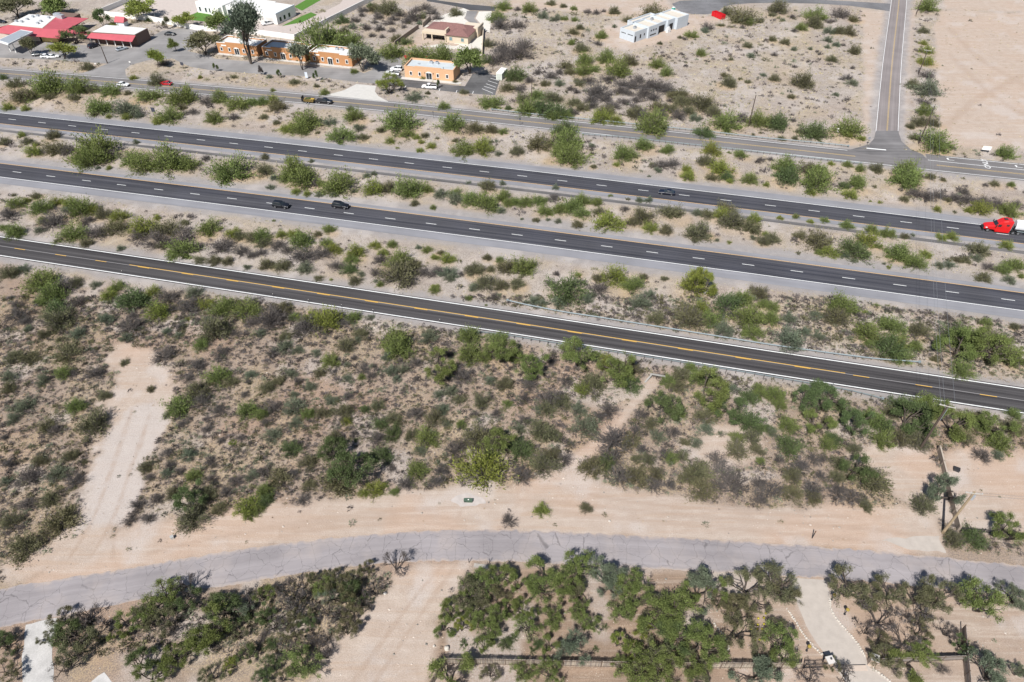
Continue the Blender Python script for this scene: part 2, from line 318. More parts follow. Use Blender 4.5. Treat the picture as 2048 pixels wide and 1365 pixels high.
def terrain(X, Y, m=None):
    rd, bare, pav, wob = m if m is not None else masks(X, Y)
    flat = sstep(1.0 + Y * .006, 6 + Y * .006, rd) * sstep(.6 + Y * .008, 5 + Y * .008, pav)
    return flat * (1 - .75 * bare) * ((fbm(X, Y, 14, 41, 3) - .5) * 1.1 + (fbm(X, Y, 2.4, 77, 3) - .5) * .32) - .0
def h_at(x, y): return float(terrain(np.array([x]), np.array([y]))[0])

ys = [30.0]
while ys[-1] < 410: ys.append(ys[-1] + .36 * ys[-1] / 45)
ys = np.array([-4000, -800, -150, -20, 15] + ys + [470, 600, 900, 2000, 6000])
s = np.linspace(-1, 1, 541); s = np.r_[-14, -5, -2.2, -1.3, s, 1.3, 2.2, 5, 14]
Wd = 60 + .575 * np.clip(ys, 20, 420) + np.clip(ys - 420, 0, 1e9) * .5 + np.clip(-ys, 0, 1e9) * .3
X = np.outer(Wd, s); Y = np.repeat(ys[:, None], len(s), 1)
mk = masks(X, Y); rd, bare, pav, wob = mk; Z = terrain(X, Y, mk)
gravel = sstep(3.6, .2, rd + wob * .45) ; gravel = np.where(Y < 75, gravel * .0, gravel)            # gravel verges of the highways
gfield = sstep(1.2, -1.2, poly_sd(X, Y, GRAVELFIELD) + wob * 1.1)
gravel = np.maximum(gravel, gfield * .25)
south = sstep(118, 108, Y + X * .228)                                                               # brush field nearer than the two-lane road
ffy = Y + X * .228
dry = sstep(.45, .68, fbm(X, Y, 9, 21)) * (1 - bare)
red = sstep(.50, .70, fbm(X, Y, 16, 55)) * (.35 + .65 * south)
red = np.maximum(red, .9 * sstep(9, 0, np.hypot((X + 50) / 3, Y - 66)) * bare)
pale = np.maximum(sstep(.56, .74, fbm(X, Y, 7, 61)) * .8, gfield)
def cattr(me, name, r, g, b, a):
    at = me.attributes.new(name, 'FLOAT_COLOR', 'POINT'); at.data.foreach_set('color', np.stack([r, g, b, a], -1).astype(np.float32).ravel())
TRACKS = [[(560, 1060), (640, 1045), (740, 1035), (850, 1030), (930, 1040), (1000, 1052)], [(560, 1072), (640, 1057), (740, 1048), (850, 1044), (930, 1052)], [(180, 1115), (230, 1040), (252, 960), (278, 895), (300, 830)], [(140, 1115), (190, 1040), (215, 960), (245, 880), (265, 820)], [(300, 1105), (500, 1062), (700, 1030), (900, 1015), (1050, 1000)], [(1050, 1000), (1250, 1020), (1500, 1042), (1750, 1058), (1870, 1080)], [(1050, 1016), (1250, 1038), (1500, 1062), (1800, 1088)], [(1180, 990), (1300, 1010), (1500, 1025), (1700, 1035)], [(700, 1372), (780, 1262), (850, 1165), (892, 1125)], [(745, 1372), (818, 1262), (880, 1175), (915, 1125)], [(1900, 60), (1960, 120), (2048, 170)], [(1890, 255), (1950, 200), (2048, 150)], [(1900, 110), (1980, 190), (2048, 230)], [(230, 1060), (215, 1085), (225, 1115)], [(900, 1060), (905, 1030), (930, 1010)]]
track = np.zeros(X.shape)
for tk in TRACKS: tk = smooth(resample(PP(tk), 2)[0], 6); track = np.maximum(track, sstep(.75, .15, line_d(X, Y, tk) / np.clip(Y / 80, .7, 3) + (fbm(X, Y, 3, 15, 3) - .5) * .7))
nr, nc = X.shape; idx = np.arange(nr * nc).reshape(nr, nc)
Q = np.stack([idx[:-1, :-1], idx[:-1, 1:], idx[1:, 1:], idx[1:, :-1]], -1).reshape(-1, 4)
gm, t, b = nodes('desert_soil')
gme = np_mesh('ground', np.stack([X, Y, Z], -1).reshape(-1, 3), Q, [gm])
cattr(gme, 'soil', bare.ravel(), gravel.ravel(), dry.ravel(), red.ravel()); cattr(gme, 'soil2', south.ravel(), pale.ravel(), (sstep(1, -1, poly_sd(X, Y, AREA['yard'])) * (1 - .55 * sstep(28, 40, X))).ravel(), np.zeros(X.size))
cattr(gme, 'soil3', track.ravel(), track.ravel() * 0, track.ravel() * 0, track.ravel() * 0)
gme.polygons.foreach_set('use_smooth', [True] * len(gme.polygons))
ground = link('ground', gme); props(ground, kind='structure')
a1 = N(t, 'ShaderNodeAttribute', attribute_name='soil'); a2 = N(t, 'ShaderNodeAttribute', attribute_name='soil2')
s1 = N(t, 'ShaderNodeSeparateColor'); t.links.new(a1.outputs['Color'], s1.inputs[0]); s2 = N(t, 'ShaderNodeSeparateColor'); t.links.new(a2.outputs['Color'], s2.inputs[0])
pos = N(t, 'ShaderNodeNewGeometry').outputs['Position']
n_big = noise(t, pos, .05, 4); n_mid = noise(t, pos, .45, 5, .62); n_fine = noise(t, pos, 4.2, 6, .72, .4); n_grit = noise(t, pos, 9, 4, .75)
c = mixc(t, ramp(t, n_big, .35, .65), (.375, .322, .282), (.455, .402, .36))                       # northern desert soil, pinkish tan
c = mixc(t, s2.outputs[0], c, mixc(t, ramp(t, n_mid, .35, .65), (.300, .222, .165), (.375, .290, .225)))  # browner south of the two-lane road
c = mixc(t, mathn(t, 'MULTIPLY', a1.outputs['Alpha'], .4), c, (.40, .245, .165))
c = mixc(t, mathn(t, 'MULTIPLY', s1.outputs[2], mathn(t, 'MULTIPLY', ramp(t, n_fine, .38, .62), .65)), c, (.45, .35, .20))       # dry straw
lit = mathn(t, 'MULTIPLY', ramp(t, n_fine, .56, .44), ramp(t, n_mid, .28, .52))                   # litter and dead twigs
c = mixc(t, mathn(t, 'MULTIPLY', lit, .72), c, (.15, .125, .108))
cb = mixc(t, ramp(t, n_mid, .3, .7), (.385, .305, .25), (.45, .372, .315)); cb = mixc(t, mathn(t, 'MULTIPLY', a1.outputs['Alpha'], .45), cb, (.46, .305, .215))
cb = mixc(t, s2.outputs[2], cb, mixc(t, ramp(t, n_mid, .3, .7), (.19, .13, .092), (.265, .19, .135)))
mps = N(t, 'ShaderNodeMapping'); mps.inputs['Rotation'].default_value = (0, 0, .05); mps.inputs['Scale'].default_value = (.05, .9, 1); t.links.new(pos, mps.inputs[0]); stk = noise(t, mps.outputs[0], 1.0, 6, .65, .6)
cb = mixc(t, mathn(t, 'MULTIPLY', ramp(t, stk, .52, .62), .40), cb, (.40, .285, .205)); cb = mixc(t, mathn(t, 'MULTIPLY', ramp(t, stk, .46, .36), .35), cb, (.53, .455, .395))
vo = N(t, 'ShaderNodeTexVoronoi'); vo.inputs['Scale'].default_value = 2.8; t.links.new(pos, vo.inputs['Vector'])
peb = mathn(t, 'MULTIPLY', ramp(t, vo.outputs['Distance'], .22, .12), ramp(t, n_mid, .5, .62))
cb = mixc(t, mathn(t, 'MULTIPLY', ramp(t, n_fine, .5, .34), .35), cb, (.30, .215, .16)); cb = mixc(t, mathn(t, 'MULTIPLY', peb, .8), cb, (.56, .50, .44))
c = mixc(t, s1.outputs[0], c, cb)
cg = mixc(t, ramp(t, n_mid, .3, .7), (.23, .218, .222), (.325, .308, .305))
c = mixc(t, mathn(t, 'MULTIPLY', s1.outputs[1], .9), c, cg)
c = mixc(t, mathn(t, 'MULTIPLY', s2.outputs[1], mathn(t, 'MULTIPLY', ramp(t, n_fine, .25, .55), .7)), c, (.48, .435, .41))
c = mixc(t, mathn(t, 'MULTIPLY', ramp(t, n_grit, .45, .75), .34), c, (.54, .47, .41)); c = mixc(t, mathn(t, 'MULTIPLY', ramp(t, n_grit, .5, .25), .5), c, (.14, .11, .09))
a3 = N(t, 'ShaderNodeAttribute', attribute_name='soil3'); c = mixc(t, mathn(t, 'MULTIPLY', a3.outputs['Fac'], mathn(t, 'MULTIPLY', ramp(t, n_mid, .3, .6), 1.4), ), c, (.31, .222, .165))
c = mixc(t, mathn(t, 'MULTIPLY', a2.outputs['Alpha'], mathn(t, 'MULTIPLY', ramp(t, n_fine, .3, .6), .75)), c, (.44, .30, .15))
t.links.new(c, b.inputs['Base Color']); b.inputs['Roughness'].default_value = .95; b.inputs['Specular IOR Level'].default_value = .1
hh = mathn(t, 'ADD', mathn(t, 'MULTIPLY', n_fine, .8), mathn(t, 'MULTIPLY', n_grit, .35)); hh = mathn(t, 'MULTIPLY', hh, mathn(t, 'SUBTRACT', 1.0, mathn(t, 'MULTIPLY', s1.outputs[0], .35))); bumpn(t, b, hh, .75, .22)

# ------------------------------------------------------------------ road surfaces
def normals2(p):
    d = np.gradient(p, axis=0); d /= np.linalg.norm(d, axis=1)[:, None]; return np.c_[-d[:, 1], d[:, 0]]
def strip_mesh(name, c, o0, o1, z, mat, step=4.0, uv=True, q=None):
    """a sheet along centre line c between the offsets o0 and o1 (left positive)"""
    if q is None: c, q = resample(c, step)
    n = normals2(c); a = c + n * np.asarray(o0).reshape(-1, 1); b_ = c + n * np.asarray(o1).reshape(-1, 1)
    V = np.zeros((2 * len(c), 3)); V[0::2, :2] = a; V[1::2, :2] = b_; V[:, 2] = z
    i = np.arange(len(c) - 1) * 2; F_ = np.stack([i, i + 2, i + 3, i + 1], -1)
    if o0 < o1: F_ = F_[:, ::-1]
    me = np_mesh(name, V, F_, [mat])
    if uv:
        u = me.uv_layers.new(name='UVMap'); li = np.zeros(len(me.loops), np.int32); me.loops.foreach_get('vertex_index', li)
        UV = np.zeros((len(V), 2)); UV[0::2, 0] = q; UV[1::2, 0] = q; UV[0::2, 1] = o0; UV[1::2, 1] = o1; u.data.foreach_set('uv', UV[li].astype(np.float32).ravel())
    return me
def road(name, c, o0, o1, z, mat, parent=None, **k): o = link(name, strip_mesh(name, c, o0, o1, z, mat, **k), parent); (parent is None) and props(o, kind='structure'); return o
def dash_row(parent, c, k0, L, gap, off, wd, z, mat, name='lane_dash', phase=0.0, rngk=None):
    p, q = resample(c, .5); n = normals2(p); me = None
    s0 = phase
    me = MB().box(-L / 2, L / 2, -wd / 2, wd / 2, -.003, .003).mesh(name, mat)
    for k in range(*rngk):
        qq = s0 + k * (L + gap); i = int(np.clip(qq / .5, 0, len(p) - 1)); 
        if qq < 0 or qq > q[-1]: continue
        d = (p[min(i + 1, len(p) - 1)] - p[i - 1]); x = p[i] + n[i] * off
        link(name, me, parent, (x[0], x[1], z), math.atan2(d[1], d[0]))
def arc_of(c, pt):
    p, q = resample(c, .25); return q[np.argmin(((p - pt) ** 2).sum(1))]
AS_FREE = asphalt('freeway_asphalt', (.031, .033, .047), .2, .25, tracks=(-2.8, -1.0, 1.0, 2.8)); AS_SH = asphalt('shoulder_asphalt', (.225, .225, .245), .10, .10); AS_FRONT = asphalt('two_lane_asphalt', (.031, .028, .031), .15, .25, tracks=(-2.7, -.9, .9, 2.7))
AS_FAR = asphalt('old_grey_asphalt', (.165, .155, .155), .12, .2, tracks=(-2.7, -.9, .9, 2.7)); AS_SIDE = asphalt('side_road_asphalt', (.235, .205, .20), .10, .22, tracks=(-2.5, -.9, .9, 2.5)); AS_NEAR = asphalt('cracked_grey_asphalt', (.275, .25, .256), .12, .14, crack=.9)
AS_LOT = asphalt('car_park_asphalt', (.235, .225, .222), .2, .1); AS_DARKLOT = asphalt('sealed_car_park_asphalt', (.10, .098, .10), .35, .1, crack=.5); AS_DRIVE = asphalt('black_drive_asphalt', (.06, .06, .066), .15, .1); AS_GUTTER = asphalt('gutter_asphalt', (.11, .104, .105), .25, .2)
# near cracked road
n = len(NRa); V = np.zeros((2 * n, 3)); V[0::2, :2] = NRa; V[1::2, :2] = NRb; jag = np.stack([fbm(np.arange(2 * n) * .45, np.arange(2 * n) % 2 * 50., 1.6, 31 + k_, 3) - .5 for k_ in (0, 5)], -1) * .7; V[:, :2] += jag * np.array([.3, 1]); V[:, 2] = .035
i = np.arange(n - 1) * 2; me = np_mesh('cracked_road', V, np.stack([i, i + 1, i + 3, i + 2], -1), [AS_NEAR]); uvl = me.uv_layers.new(name='UVMap'); li = np.zeros(len(me.loops), np.int32); me.loops.foreach_get('vertex_index', li)
qq = np.r_[0, np.cumsum(np.linalg.norm(np.diff((NRa + NRb) / 2, axis=0), axis=1))]; UV = np.zeros((2 * n, 2)); UV[0::2, 0] = UV[1::2, 0] = qq; UV[0::2, 1] = 3.3; UV[1::2, 1] = -3.3; uvl.data.foreach_set('uv', UV[li].astype(np.float32).ravel())
o = props(link('cracked_road', me), kind='structure')
# two-lane road
fr = road('two_lane_road', FR_c, 4.15, -4.15, .03, AS_FRONT)
for s_ in (3.72, -3.72): road('edge_line', FR_c, s_ + .13, s_ - .13, .036, WHITE_LINE, fr, uv=False)
road('worn_centre_line', FR_c, .10, -.10, .035, GREY_LINE, fr, uv=False)
qs, qe = arc_of(FR_c, P(252.5, 528)), arc_of(FR_c, P(1696, 746))
p, q = resample(FR_c, 2.0); sel = (q >= qs) & (q <= qe); road('solid_centre_line', p[sel], .22, .07, .040, YELLOW_LINE, fr, uv=False, q=q[sel])
dash_row(fr, FR_c, 0, 3.3, 9.1, -.10, .15, .044, YELLOW_LINE, 'centre_dash', arc_of(FR_c, P(40, 498)), (-12, 42))
# freeway carriageways
def carriage(name, c, inner, ph, kk):
    r_ = road(name, c, 3.95, -3.95, .05, AS_FREE)
    # inner = +1: the inner (yellow) side is on the far side
    if inner > 0: road('outer_shoulder', c, -3.95, -7.1, .045, AS_SH, r_); road('inner_shoulder', c, 5.6, 3.95, .045, AS_SH, r_)
    else: road('outer_shoulder', c, 7.1, 3.95, .045, AS_SH, r_); road('inner_shoulder', c, -3.95, -6.0, .045, AS_SH, r_)
    road('white_edge_line', c, -inner * 3.72 + .11, -inner * 3.72 - .11, .056, WHITE_LINE, r_, uv=False); road('yellow_edge_line', c, inner * 3.78 + .11, inner * 3.78 - .11, .056, ORANGE_LINE, r_, uv=False)
    dash_row(r_, c, 0, 3.05, 9.14, 0, .17, .060, WHITE_LINE, 'lane_dash', ph, kk); return r_
carriage('near_freeway_carriageway', NB_c, 1, arc_of(NB_c, P(1034, 470.2)), (-27, 24))
carriage('far_freeway_carriageway', SB_c, -1, arc_of(SB_c, P(1045.5, 352.7)), (-29, 24))
gut, gq = resample(SB_c, 4); gw = -8.6 + (fbm(gq, gq * 0 + 3, 25, 5) - .5) * 1.2
road('drain_gutter', gut, -7.4, -8.9, .02, AS_GUTTER)
# far frontage road
ff = road('far_side_road', FF_c, 4.6, -4.4, .03, AS_FAR)
qj0, qj1, qj2 = arc_of(FF_c, P(1706, 298)), arc_of(FF_c, P(1886, 312)), arc_of(FF_c, P(1846, 321))
p, q = resample(FF_c, 2.0)
for s_, sel in ((-3.7, q > 0), (3.7, q < qj0)): road('edge_line', p[sel], s_ + .1, s_ - .1, .036, WHITE_LINE, ff, uv=False, q=q[sel])
for s_ in (.2, -.2):
    sel = q < arc_of(FF_c, P(1711, 313)); road('yellow_line', p[sel], s_ + .07, s_ - .07, .036, FADED_YELLOW, ff, uv=False, q=q[sel])
    sel = q > arc_of(FF_c, P(1871, 331)); road('yellow_line', p[sel], s_ + .07, s_ - .07, .036, FADED_YELLOW, ff, uv=False, q=q[sel])
sel = q > qj2; road('turn_lane_line', p[sel], 3.1, 2.9, .036, WHITE_LINE, ff, uv=False, q=q[sel])
sel = q > arc_of(FF_c, P(1835, 300)); tlane = road('turn_lane', p[sel], 7.3, 4.55, .026, AS_FAR, ff, q=q[sel]); sel = q > qj1; road('edge_line', p[sel], 6.75, 6.55, .036, WHITE_LINE, ff, uv=False, q=q[sel])
for x_, y_ in ((1899, 320.5), (2036, 335)):
    g_ = P(x_, y_); mb = MB(); mb.face([(-1.4, -.08, 0), (.5, -.08, 0), (.5, .08, 0), (-1.4, .08, 0)][::1]); mb.face([(.2, -.08, 0), (.55, -.08, 0), (.55, -.7, 0), (.2, -.7, 0)][::-1]); mb.face([(-.1, -.7, 0), (.85, -.7, 0), (.375, -1.3, 0)][::-1]); mb.build('turn_arrow', WHITE_LINE, ff, (g_[0], g_[1], .041), A13 + math.pi)
txt = bpy.data.curves.new('only_word', 'FONT'); txt.body = 'ONLY'; txt.size = 2.4; txt.align_x = 'CENTER'; txt.align_y = 'CENTER'
tob = bpy.data.objects.new('only_word', txt); C.objects.link(tob); dg = bpy.context.evaluated_depsgraph_get(); tme = bpy.data.meshes.new_from_object(tob.evaluated_get(dg)); bpy.data.objects.remove(tob); tme.materials.clear(); tme.materials.append(WHITE_LINE)
g_ = P(1972, 328); to = link('only_word', tme, ff, (g_[0], g_[1], .041), A13 + math.pi / 2)
# side road, its mouth and stop line
sd = road('side_road', SD_c, 3.7, -3.7, .024, AS_SIDE)
for s_ in (3.45, -3.45): road('edge_line', SD_c[:-4], s_ + .08, s_ - .08, .030, WHITE_LINE, sd, uv=False)
for s_ in (.13, -.13): road('yellow_line', SD_c[:-2], s_ + .05, s_ - .05, .030, FADED_YELLOW, sd, uv=False)
g0 = P(1733, 297); g1 = P(1772, 300.5); mb = MB(); dd = (g1 - g0) / np.linalg.norm(g1 - g0); nn = np.array([-dd[1], dd[0]]) * .3
mb.face([(*(g0 - nn), .041), (*(g1 - nn), .041), (*(g1 + nn), .041), (*(g0 + nn), .041)]).build('stop_line', WHITE_LINE, sd)
def sheet(name, poly, z, mat, parent=None, uv=True):
    bm = bmesh.new(); vs_ = [bm.verts.new((p[0], p[1], z)) for p in poly]; f = bm.faces.new(vs_); f.normal_update()
    if f.normal.z < 0: f.normal_flip()
    bmesh.ops.triangulate(bm, faces=[f]); ul = bm.loops.layers.uv.new('UVMap')
    for f in bm.faces:
        for l in f.loops: l[ul].uv = (l.vert.co.x, l.vert.co.y)
    me = bpy.data.meshes.new(name); bm.to_mesh(me); bm.free(); me.materials.append(mat); o = link(name, me, parent); (parent is None) and props(o, kind='structure'); return o
def wobble(poly, step, amp, seed=0):
    p, _ = resample(np.vstack([poly, poly[:1]]), step); p = p[:-1]; r = np.random.default_rng(seed); n_ = len(p); w_ = smooth(np.vstack([r.normal(0, 1, (n_, 2))] * 1), 2); return p + w_ * amp
mouth = PP([(1752, 262), (1748, 278), (1738, 289), (1712, 296.6), (1700, 300), (1740, 310), (1800, 316), (1850, 316.5), (1846, 310), (1820, 298), (1803, 283), (1796, 262)])
sheet('road_mouth', mouth, .0335, asphalt('dark_junction_asphalt', (.15, .143, .146), .3, .25), sd)
sheet('restaurant_car_park', PAVED['lot1'], .02, AS_LOT); sheet('office_car_park', PAVED['lot2'], .024, AS_LOT); sheet('sealed_car_park', PAVED['lot3'], .028, AS_DARKLOT)
CONC = M('pale_concrete', (.50, .48, .45), .85, .1, .7, bump=.1); sheet('concrete_apron', PAVED['apron'], .033, CONC)
sheet('black_driveway', PAVED['topdrive'], .02, AS_DRIVE); sheet('house_driveway', PAVED['h5drive'], .024, AS_LOT); sheet('turning_circle', PAVED['culdesac'], .015, asphalt('turning_circle_asphalt', (.15, .148, .155), .25, .1, crack=.8))
GRAV_W = M('white_gravel', (.58, .55, .50), .95, .18, 1.2, bump=.5); GRAV_P = M('pale_drive_gravel', (.40, .355, .315), .95, .12, .8, bump=.4); GRAV_Y = M('yard_gravel', (.46, .40, .365), .95, .12, .8, bump=.4); LAWN = M('lawn_grass', (.075, .17, .025), .95, .3, 1.5, bump=.8)
sheet('white_gravel_yard', PAVED['h5gravel'], .018, GRAV_W); sheet('white_gravel_yard', PAVED['h5gravel_b'], .018, GRAV_W); sheet('walled_gravel_yard', PAVED['whiteyard'], .015, GRAV_Y); sheet('paved_driveway', PAVED['whitedrive'], .015, M('paver_drive', (.44, .38, .35), .9, .1, 1))
for k_ in 'abc': props(sheet('lawn', PAVED['lawn_' + k_], .03, LAWN), kind='structure')
sheet('house_terrace', AREA['h5pad'], .012, M('terrace_concrete', (.56, .53, .48), .9, .08, .6))
sheet('gravel_driveway', wobble(PAVED['drive'], .8, .10, 1), .02, GRAV_P); sheet('white_gravel_driveway', wobble(PAVED['white_drive'], .8, .18, 2), .02, M('white_drive_gravel', (.43, .415, .40), .95, .28, .5, bump=.4)); sheet('white_gravel_pad', wobble(PAVED['white_pad'], .8, .15, 3), .02, MATS['white_drive_gravel'])
sheet('gravel_pad', wobble(PAVED['gravel_pad'], .5, .3, 4), .015, M('grey_pad_gravel', (.43, .385, .36), .95, .15, 1, bump=.4)); sheet('gravel_pad', wobble(PAVED['gravel_fan'], .5, .32, 5), .015, MATS['pale_drive_gravel'])
# parking bay lines in the sealed car park
pl = sc.objects['sealed_car_park']
for (a, b_) in [((985, 152), (1001, 156)), ((981, 157), (998, 162)), ((976, 162), (995, 168)), ((972, 168), (992, 175)), ((968, 173), (990, 180)), ((964, 178), (986, 187)), ((810, 176), (812, 172)), ((878, 183), (880, 178)), ((912, 186), (914, 181)), ((945, 188), (947, 183))]:
    g0, g1 = P(*a), P(*b_); dd = (g1 - g0) / np.linalg.norm(g1 - g0); nn = np.array([-dd[1], dd[0]]) * .1
    f_ = [(*(g0 - nn), .034), (*(g1 - nn), .034), (*(g1 + nn), .034), (*(g0 + nn), .034)]; MB().face(f_).build('bay_line', WHITE_LINE, pl)
# ------------------------------------------------------------------ vegetation: prototypes of unit size, one mesh shared by all plants of a form
def tri_leaves(cen, dirs, size, r, aspect=2.2, jit=.6):
    """one small pointed triangle per leaf spray, lying roughly along dirs"""
    n = len(cen); d = dirs + r.normal(0, jit, (n, 3)); d /= np.linalg.norm(d, axis=1)[:, None]
    q = np.cross(d, r.normal(0, 1, (n, 3))); q /= np.linalg.norm(q, axis=1)[:, None] + 1e-9; s_ = size * r.uniform(.6, 1.4, n)[:, None]
    V = np.stack([cen + q * s_ * .5, cen - q * s_ * .5, cen + d * s_ * aspect], 1).reshape(-1, 3); return V
def sticks(A, B, ra, rb, sides=3):
    """thin tapered sticks as triangles"""
    n = len(A); d = B - A; d /= np.linalg.norm(d, axis=1)[:, None] + 1e-9; u = np.cross(d, np.array([.31, .77, .55])); u /= np.linalg.norm(u, axis=1)[:, None] + 1e-9; v = np.cross(d, u); V = []
    for base, rad in ((A, ra), (B, rb)):
        for k in range(sides): a = 2 * math.pi * k / sides; V.append(base + (u * math.cos(a) + v * math.sin(a)) * np.asarray(rad).reshape(-1, 1))
    V = np.stack(V, 1); T = []
    for k in range(sides): k2 = (k + 1) % sides; T += [[k, k2, sides + k2], [k, sides + k2, sides + k]]
    T = (np.arange(n)[:, None, None] * 2 * sides + np.array(T)[None]).reshape(-1, 3); return V.reshape(-1, 3), T
def dome(n, r, hgt, fill=.35, low=-.05):
    d = r.normal(0, 1, (n, 3)); d[:, 2] = np.abs(d[:, 2]) * 1.0 + low; d /= np.linalg.norm(d, axis=1)[:, None]; rad = r.uniform(fill, 1, n) ** .6; p = d * rad[:, None]; p[:, 2] = p[:, 2] * hgt; return p, d
def bush_mesh(name, seed, key, nstem, nleaf, size, hgt=.95, twiggy=False, spread=1.0, full=.5):
    """a fan of stems from one root; leaf sprays sit on the outer part of every stem, so the root stays open; leaf tone also paints the inside darker"""
    r = np.random.default_rng(seed); a = r.uniform(0, 6.28, nstem); el = np.arccos(r.uniform(.10, 1.0, nstem)) * spread; nl = r.integers(2, 5); lob = 1 + .22 * np.sin(a * nl + r.uniform(0, 6)) + .12 * np.sin(a * (nl + 3) + r.uniform(0, 6))
    d = np.stack([np.sin(el) * np.cos(a), np.sin(el) * np.sin(a), np.cos(el) * hgt], -1); L = r.uniform(.72, 1.04, nstem) * (1 + (lob - 1) * np.sin(el)); A = np.c_[r.normal(0, .07, (nstem, 2)), np.full(nstem, -.05)]
    bend = r.normal(0, .10, (nstem, 3)) - np.array([0, 0, .10]) * np.sin(el)[:, None]
    pt = lambda k, t_: A[k] + d[k] * (L[k] * t_)[:, None] + bend[k] * (t_ ** 2)[:, None]
    al = np.arange(nstem); one = np.ones(nstem); V2, T2 = sticks(pt(al, one * 0), pt(al, one * .5), one * .016, one * .011); V3, T3 = sticks(pt(al, one * .5), pt(al, one * .98), one * .011, one * .004)
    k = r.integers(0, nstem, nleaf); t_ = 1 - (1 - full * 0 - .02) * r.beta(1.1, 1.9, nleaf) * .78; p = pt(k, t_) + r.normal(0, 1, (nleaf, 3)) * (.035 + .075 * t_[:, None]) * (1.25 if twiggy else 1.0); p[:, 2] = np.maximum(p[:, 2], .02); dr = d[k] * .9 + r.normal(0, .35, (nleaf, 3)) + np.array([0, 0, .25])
    V = tri_leaves(p, dr, size, r, 3.4 if twiggy else 2.6, .3); T = np.arange(len(V)).reshape(-1, 3); tone = np.clip(r.uniform(.1, .9, nstem)[k] * .45 + r.uniform(0, 1, nleaf) * .4 + (t_ - .6) * .35, 0, 1); v = np.repeat(tone, 3)  # random tone per stem and leaf, plus inner shade painted in: darker inwards, paler tips
    Vs = [V, V2, V3]; Ts = [T, T2 + len(V), T3 + len(V) + len(V2)]
    if twiggy:
        m2 = nstem * 4; kk = r.integers(0, nstem, m2); t0 = r.uniform(.35, .8, m2); A4 = pt(kk, t0); B4 = A4 + d[kk] * r.uniform(.15, .4, (m2, 1)) + r.normal(0, .14, (m2, 3)); B4[:, 2] = np.maximum(B4[:, 2], .02); V4, T4 = sticks(A4, B4, np.full(m2, .009), np.full(m2, .004)); Ts.append(T4 + sum(map(len, Vs))); Vs.append(V4)
    midx = np.r_[np.zeros(len(T)), np.ones(sum(len(x) for x in Ts[1:]))]; vv = np.r_[v, np.full(sum(len(x) for x in Vs[1:]), .5)]
    return np_mesh(name, np.vstack(Vs), np.vstack(Ts), [LEAF[key], TWIG], {'v': vv}, midx)
def tree_meshes(seed, key, spread=1.0, hgt=1.0, nleaf=2600, size=.055, limbs=4, lean=.35, dens=.10, high=.25, bare=0.0):
    """branching skeleton with leaf sprays at the twig ends; crown radius about 1"""
    r = np.random.default_rng(seed); segs = []; tips = []
    def grow(p, d, L, rad, lev):
        nseg = 3
        for i in range(nseg):
            q = p + d * L / nseg; segs.append((p, q, rad * (1 - .25 * i / nseg), rad * (1 - .25 * (i + 1) / nseg))); p = q; d = d + r.normal(0, .16, 3) + np.array([0, 0, .04 if lev else -.02]); d /= np.linalg.norm(d)
            if lev >= 3 and r.random() < .35: tips.append((p, d, lev))
        if lev >= 3 or L < .10: tips.append((p, d, lev)); return
        for _ in range(3 if lev < 2 else 2 + int(r.random() < .5)):
            e = d + r.normal(0, .55, 3) * np.array([1, 1, .7]); e[2] = max(e[2], -.15) ; e /= np.linalg.norm(e); grow(p, e, L * r.uniform(.6, .82), rad * .62, lev + 1)
    a0 = r.uniform(0, 6.28)
    for k in range(limbs):
        a = a0 + 2 * math.pi * k / limbs + r.normal(0, .3); d = np.array([math.cos(a) * lean, math.sin(a) * lean, 1 - lean * .35]) + r.normal(0, .08, 3); d /= np.linalg.norm(d); grow(np.array([r.normal(0, .04), r.normal(0, .04), -.05]), d, r.uniform(.42, .56), .05, 0)
    A = np.array([s_[0] for s_ in segs]); B = np.array([s_[1] for s_ in segs]); ra = np.array([s_[2] for s_ in segs]); rb = np.array([s_[3] for s_ in segs])
    T_ = np.array([t_[0] for t_ in tips]); D_ = np.array([t_[1] for t_ in tips])
    ext_ = np.percentile(np.hypot(T_[:, 0], T_[:, 1]), 93); zt = np.percentile(T_[:, 2], 97); S = np.array([spread / ext_, spread / ext_, hgt / zt]); A, B, T_ = A * S, B * S, T_ * S
    keep = T_[:, 2] > high * hgt; T_, D_ = T_[keep], D_[keep]; keep = r.random(len(T_)) > bare; T_, D_ = T_[keep], D_[keep]
    V2, T2 = sticks(A, B, ra * 1.0, rb * 1.0, 4)
    wt_ = r.gamma(1.3, 1, len(T_)); k = r.choice(len(T_), nleaf, p=wt_ / wt_.sum()); tone_c = r.uniform(.0, 1., len(T_)); pts = T_[k] + r.normal(0, dens, (nleaf, 3)) * np.array([1, 1, .75]); pts[:, 2] = np.maximum(pts[:, 2], .06)
    V = tri_leaves(pts, D_[k] * .5 + pts * .4, size, r, 1.7, .6); v = np.repeat(np.clip(tone_c[k] * .5 + r.uniform(0, 1, nleaf) * .5, 0, 1), 3)
    crown = np_mesh('crown', V, np.arange(len(V)).reshape(-1, 3), [LEAF[key]], {'v': v}); trunk = np_mesh('trunk', V2, T2, [BARK]); return trunk, crown
BUSH = {}
for i, key in enumerate('gldbok'):
    tw = key == 'k'
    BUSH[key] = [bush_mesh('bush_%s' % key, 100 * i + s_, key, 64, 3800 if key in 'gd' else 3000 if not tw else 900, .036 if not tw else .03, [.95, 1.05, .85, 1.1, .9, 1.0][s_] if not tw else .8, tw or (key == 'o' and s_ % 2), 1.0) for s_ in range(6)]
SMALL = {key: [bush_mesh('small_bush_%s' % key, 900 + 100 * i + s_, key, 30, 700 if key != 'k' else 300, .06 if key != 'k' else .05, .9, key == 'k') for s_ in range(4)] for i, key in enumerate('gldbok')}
TREE = {}
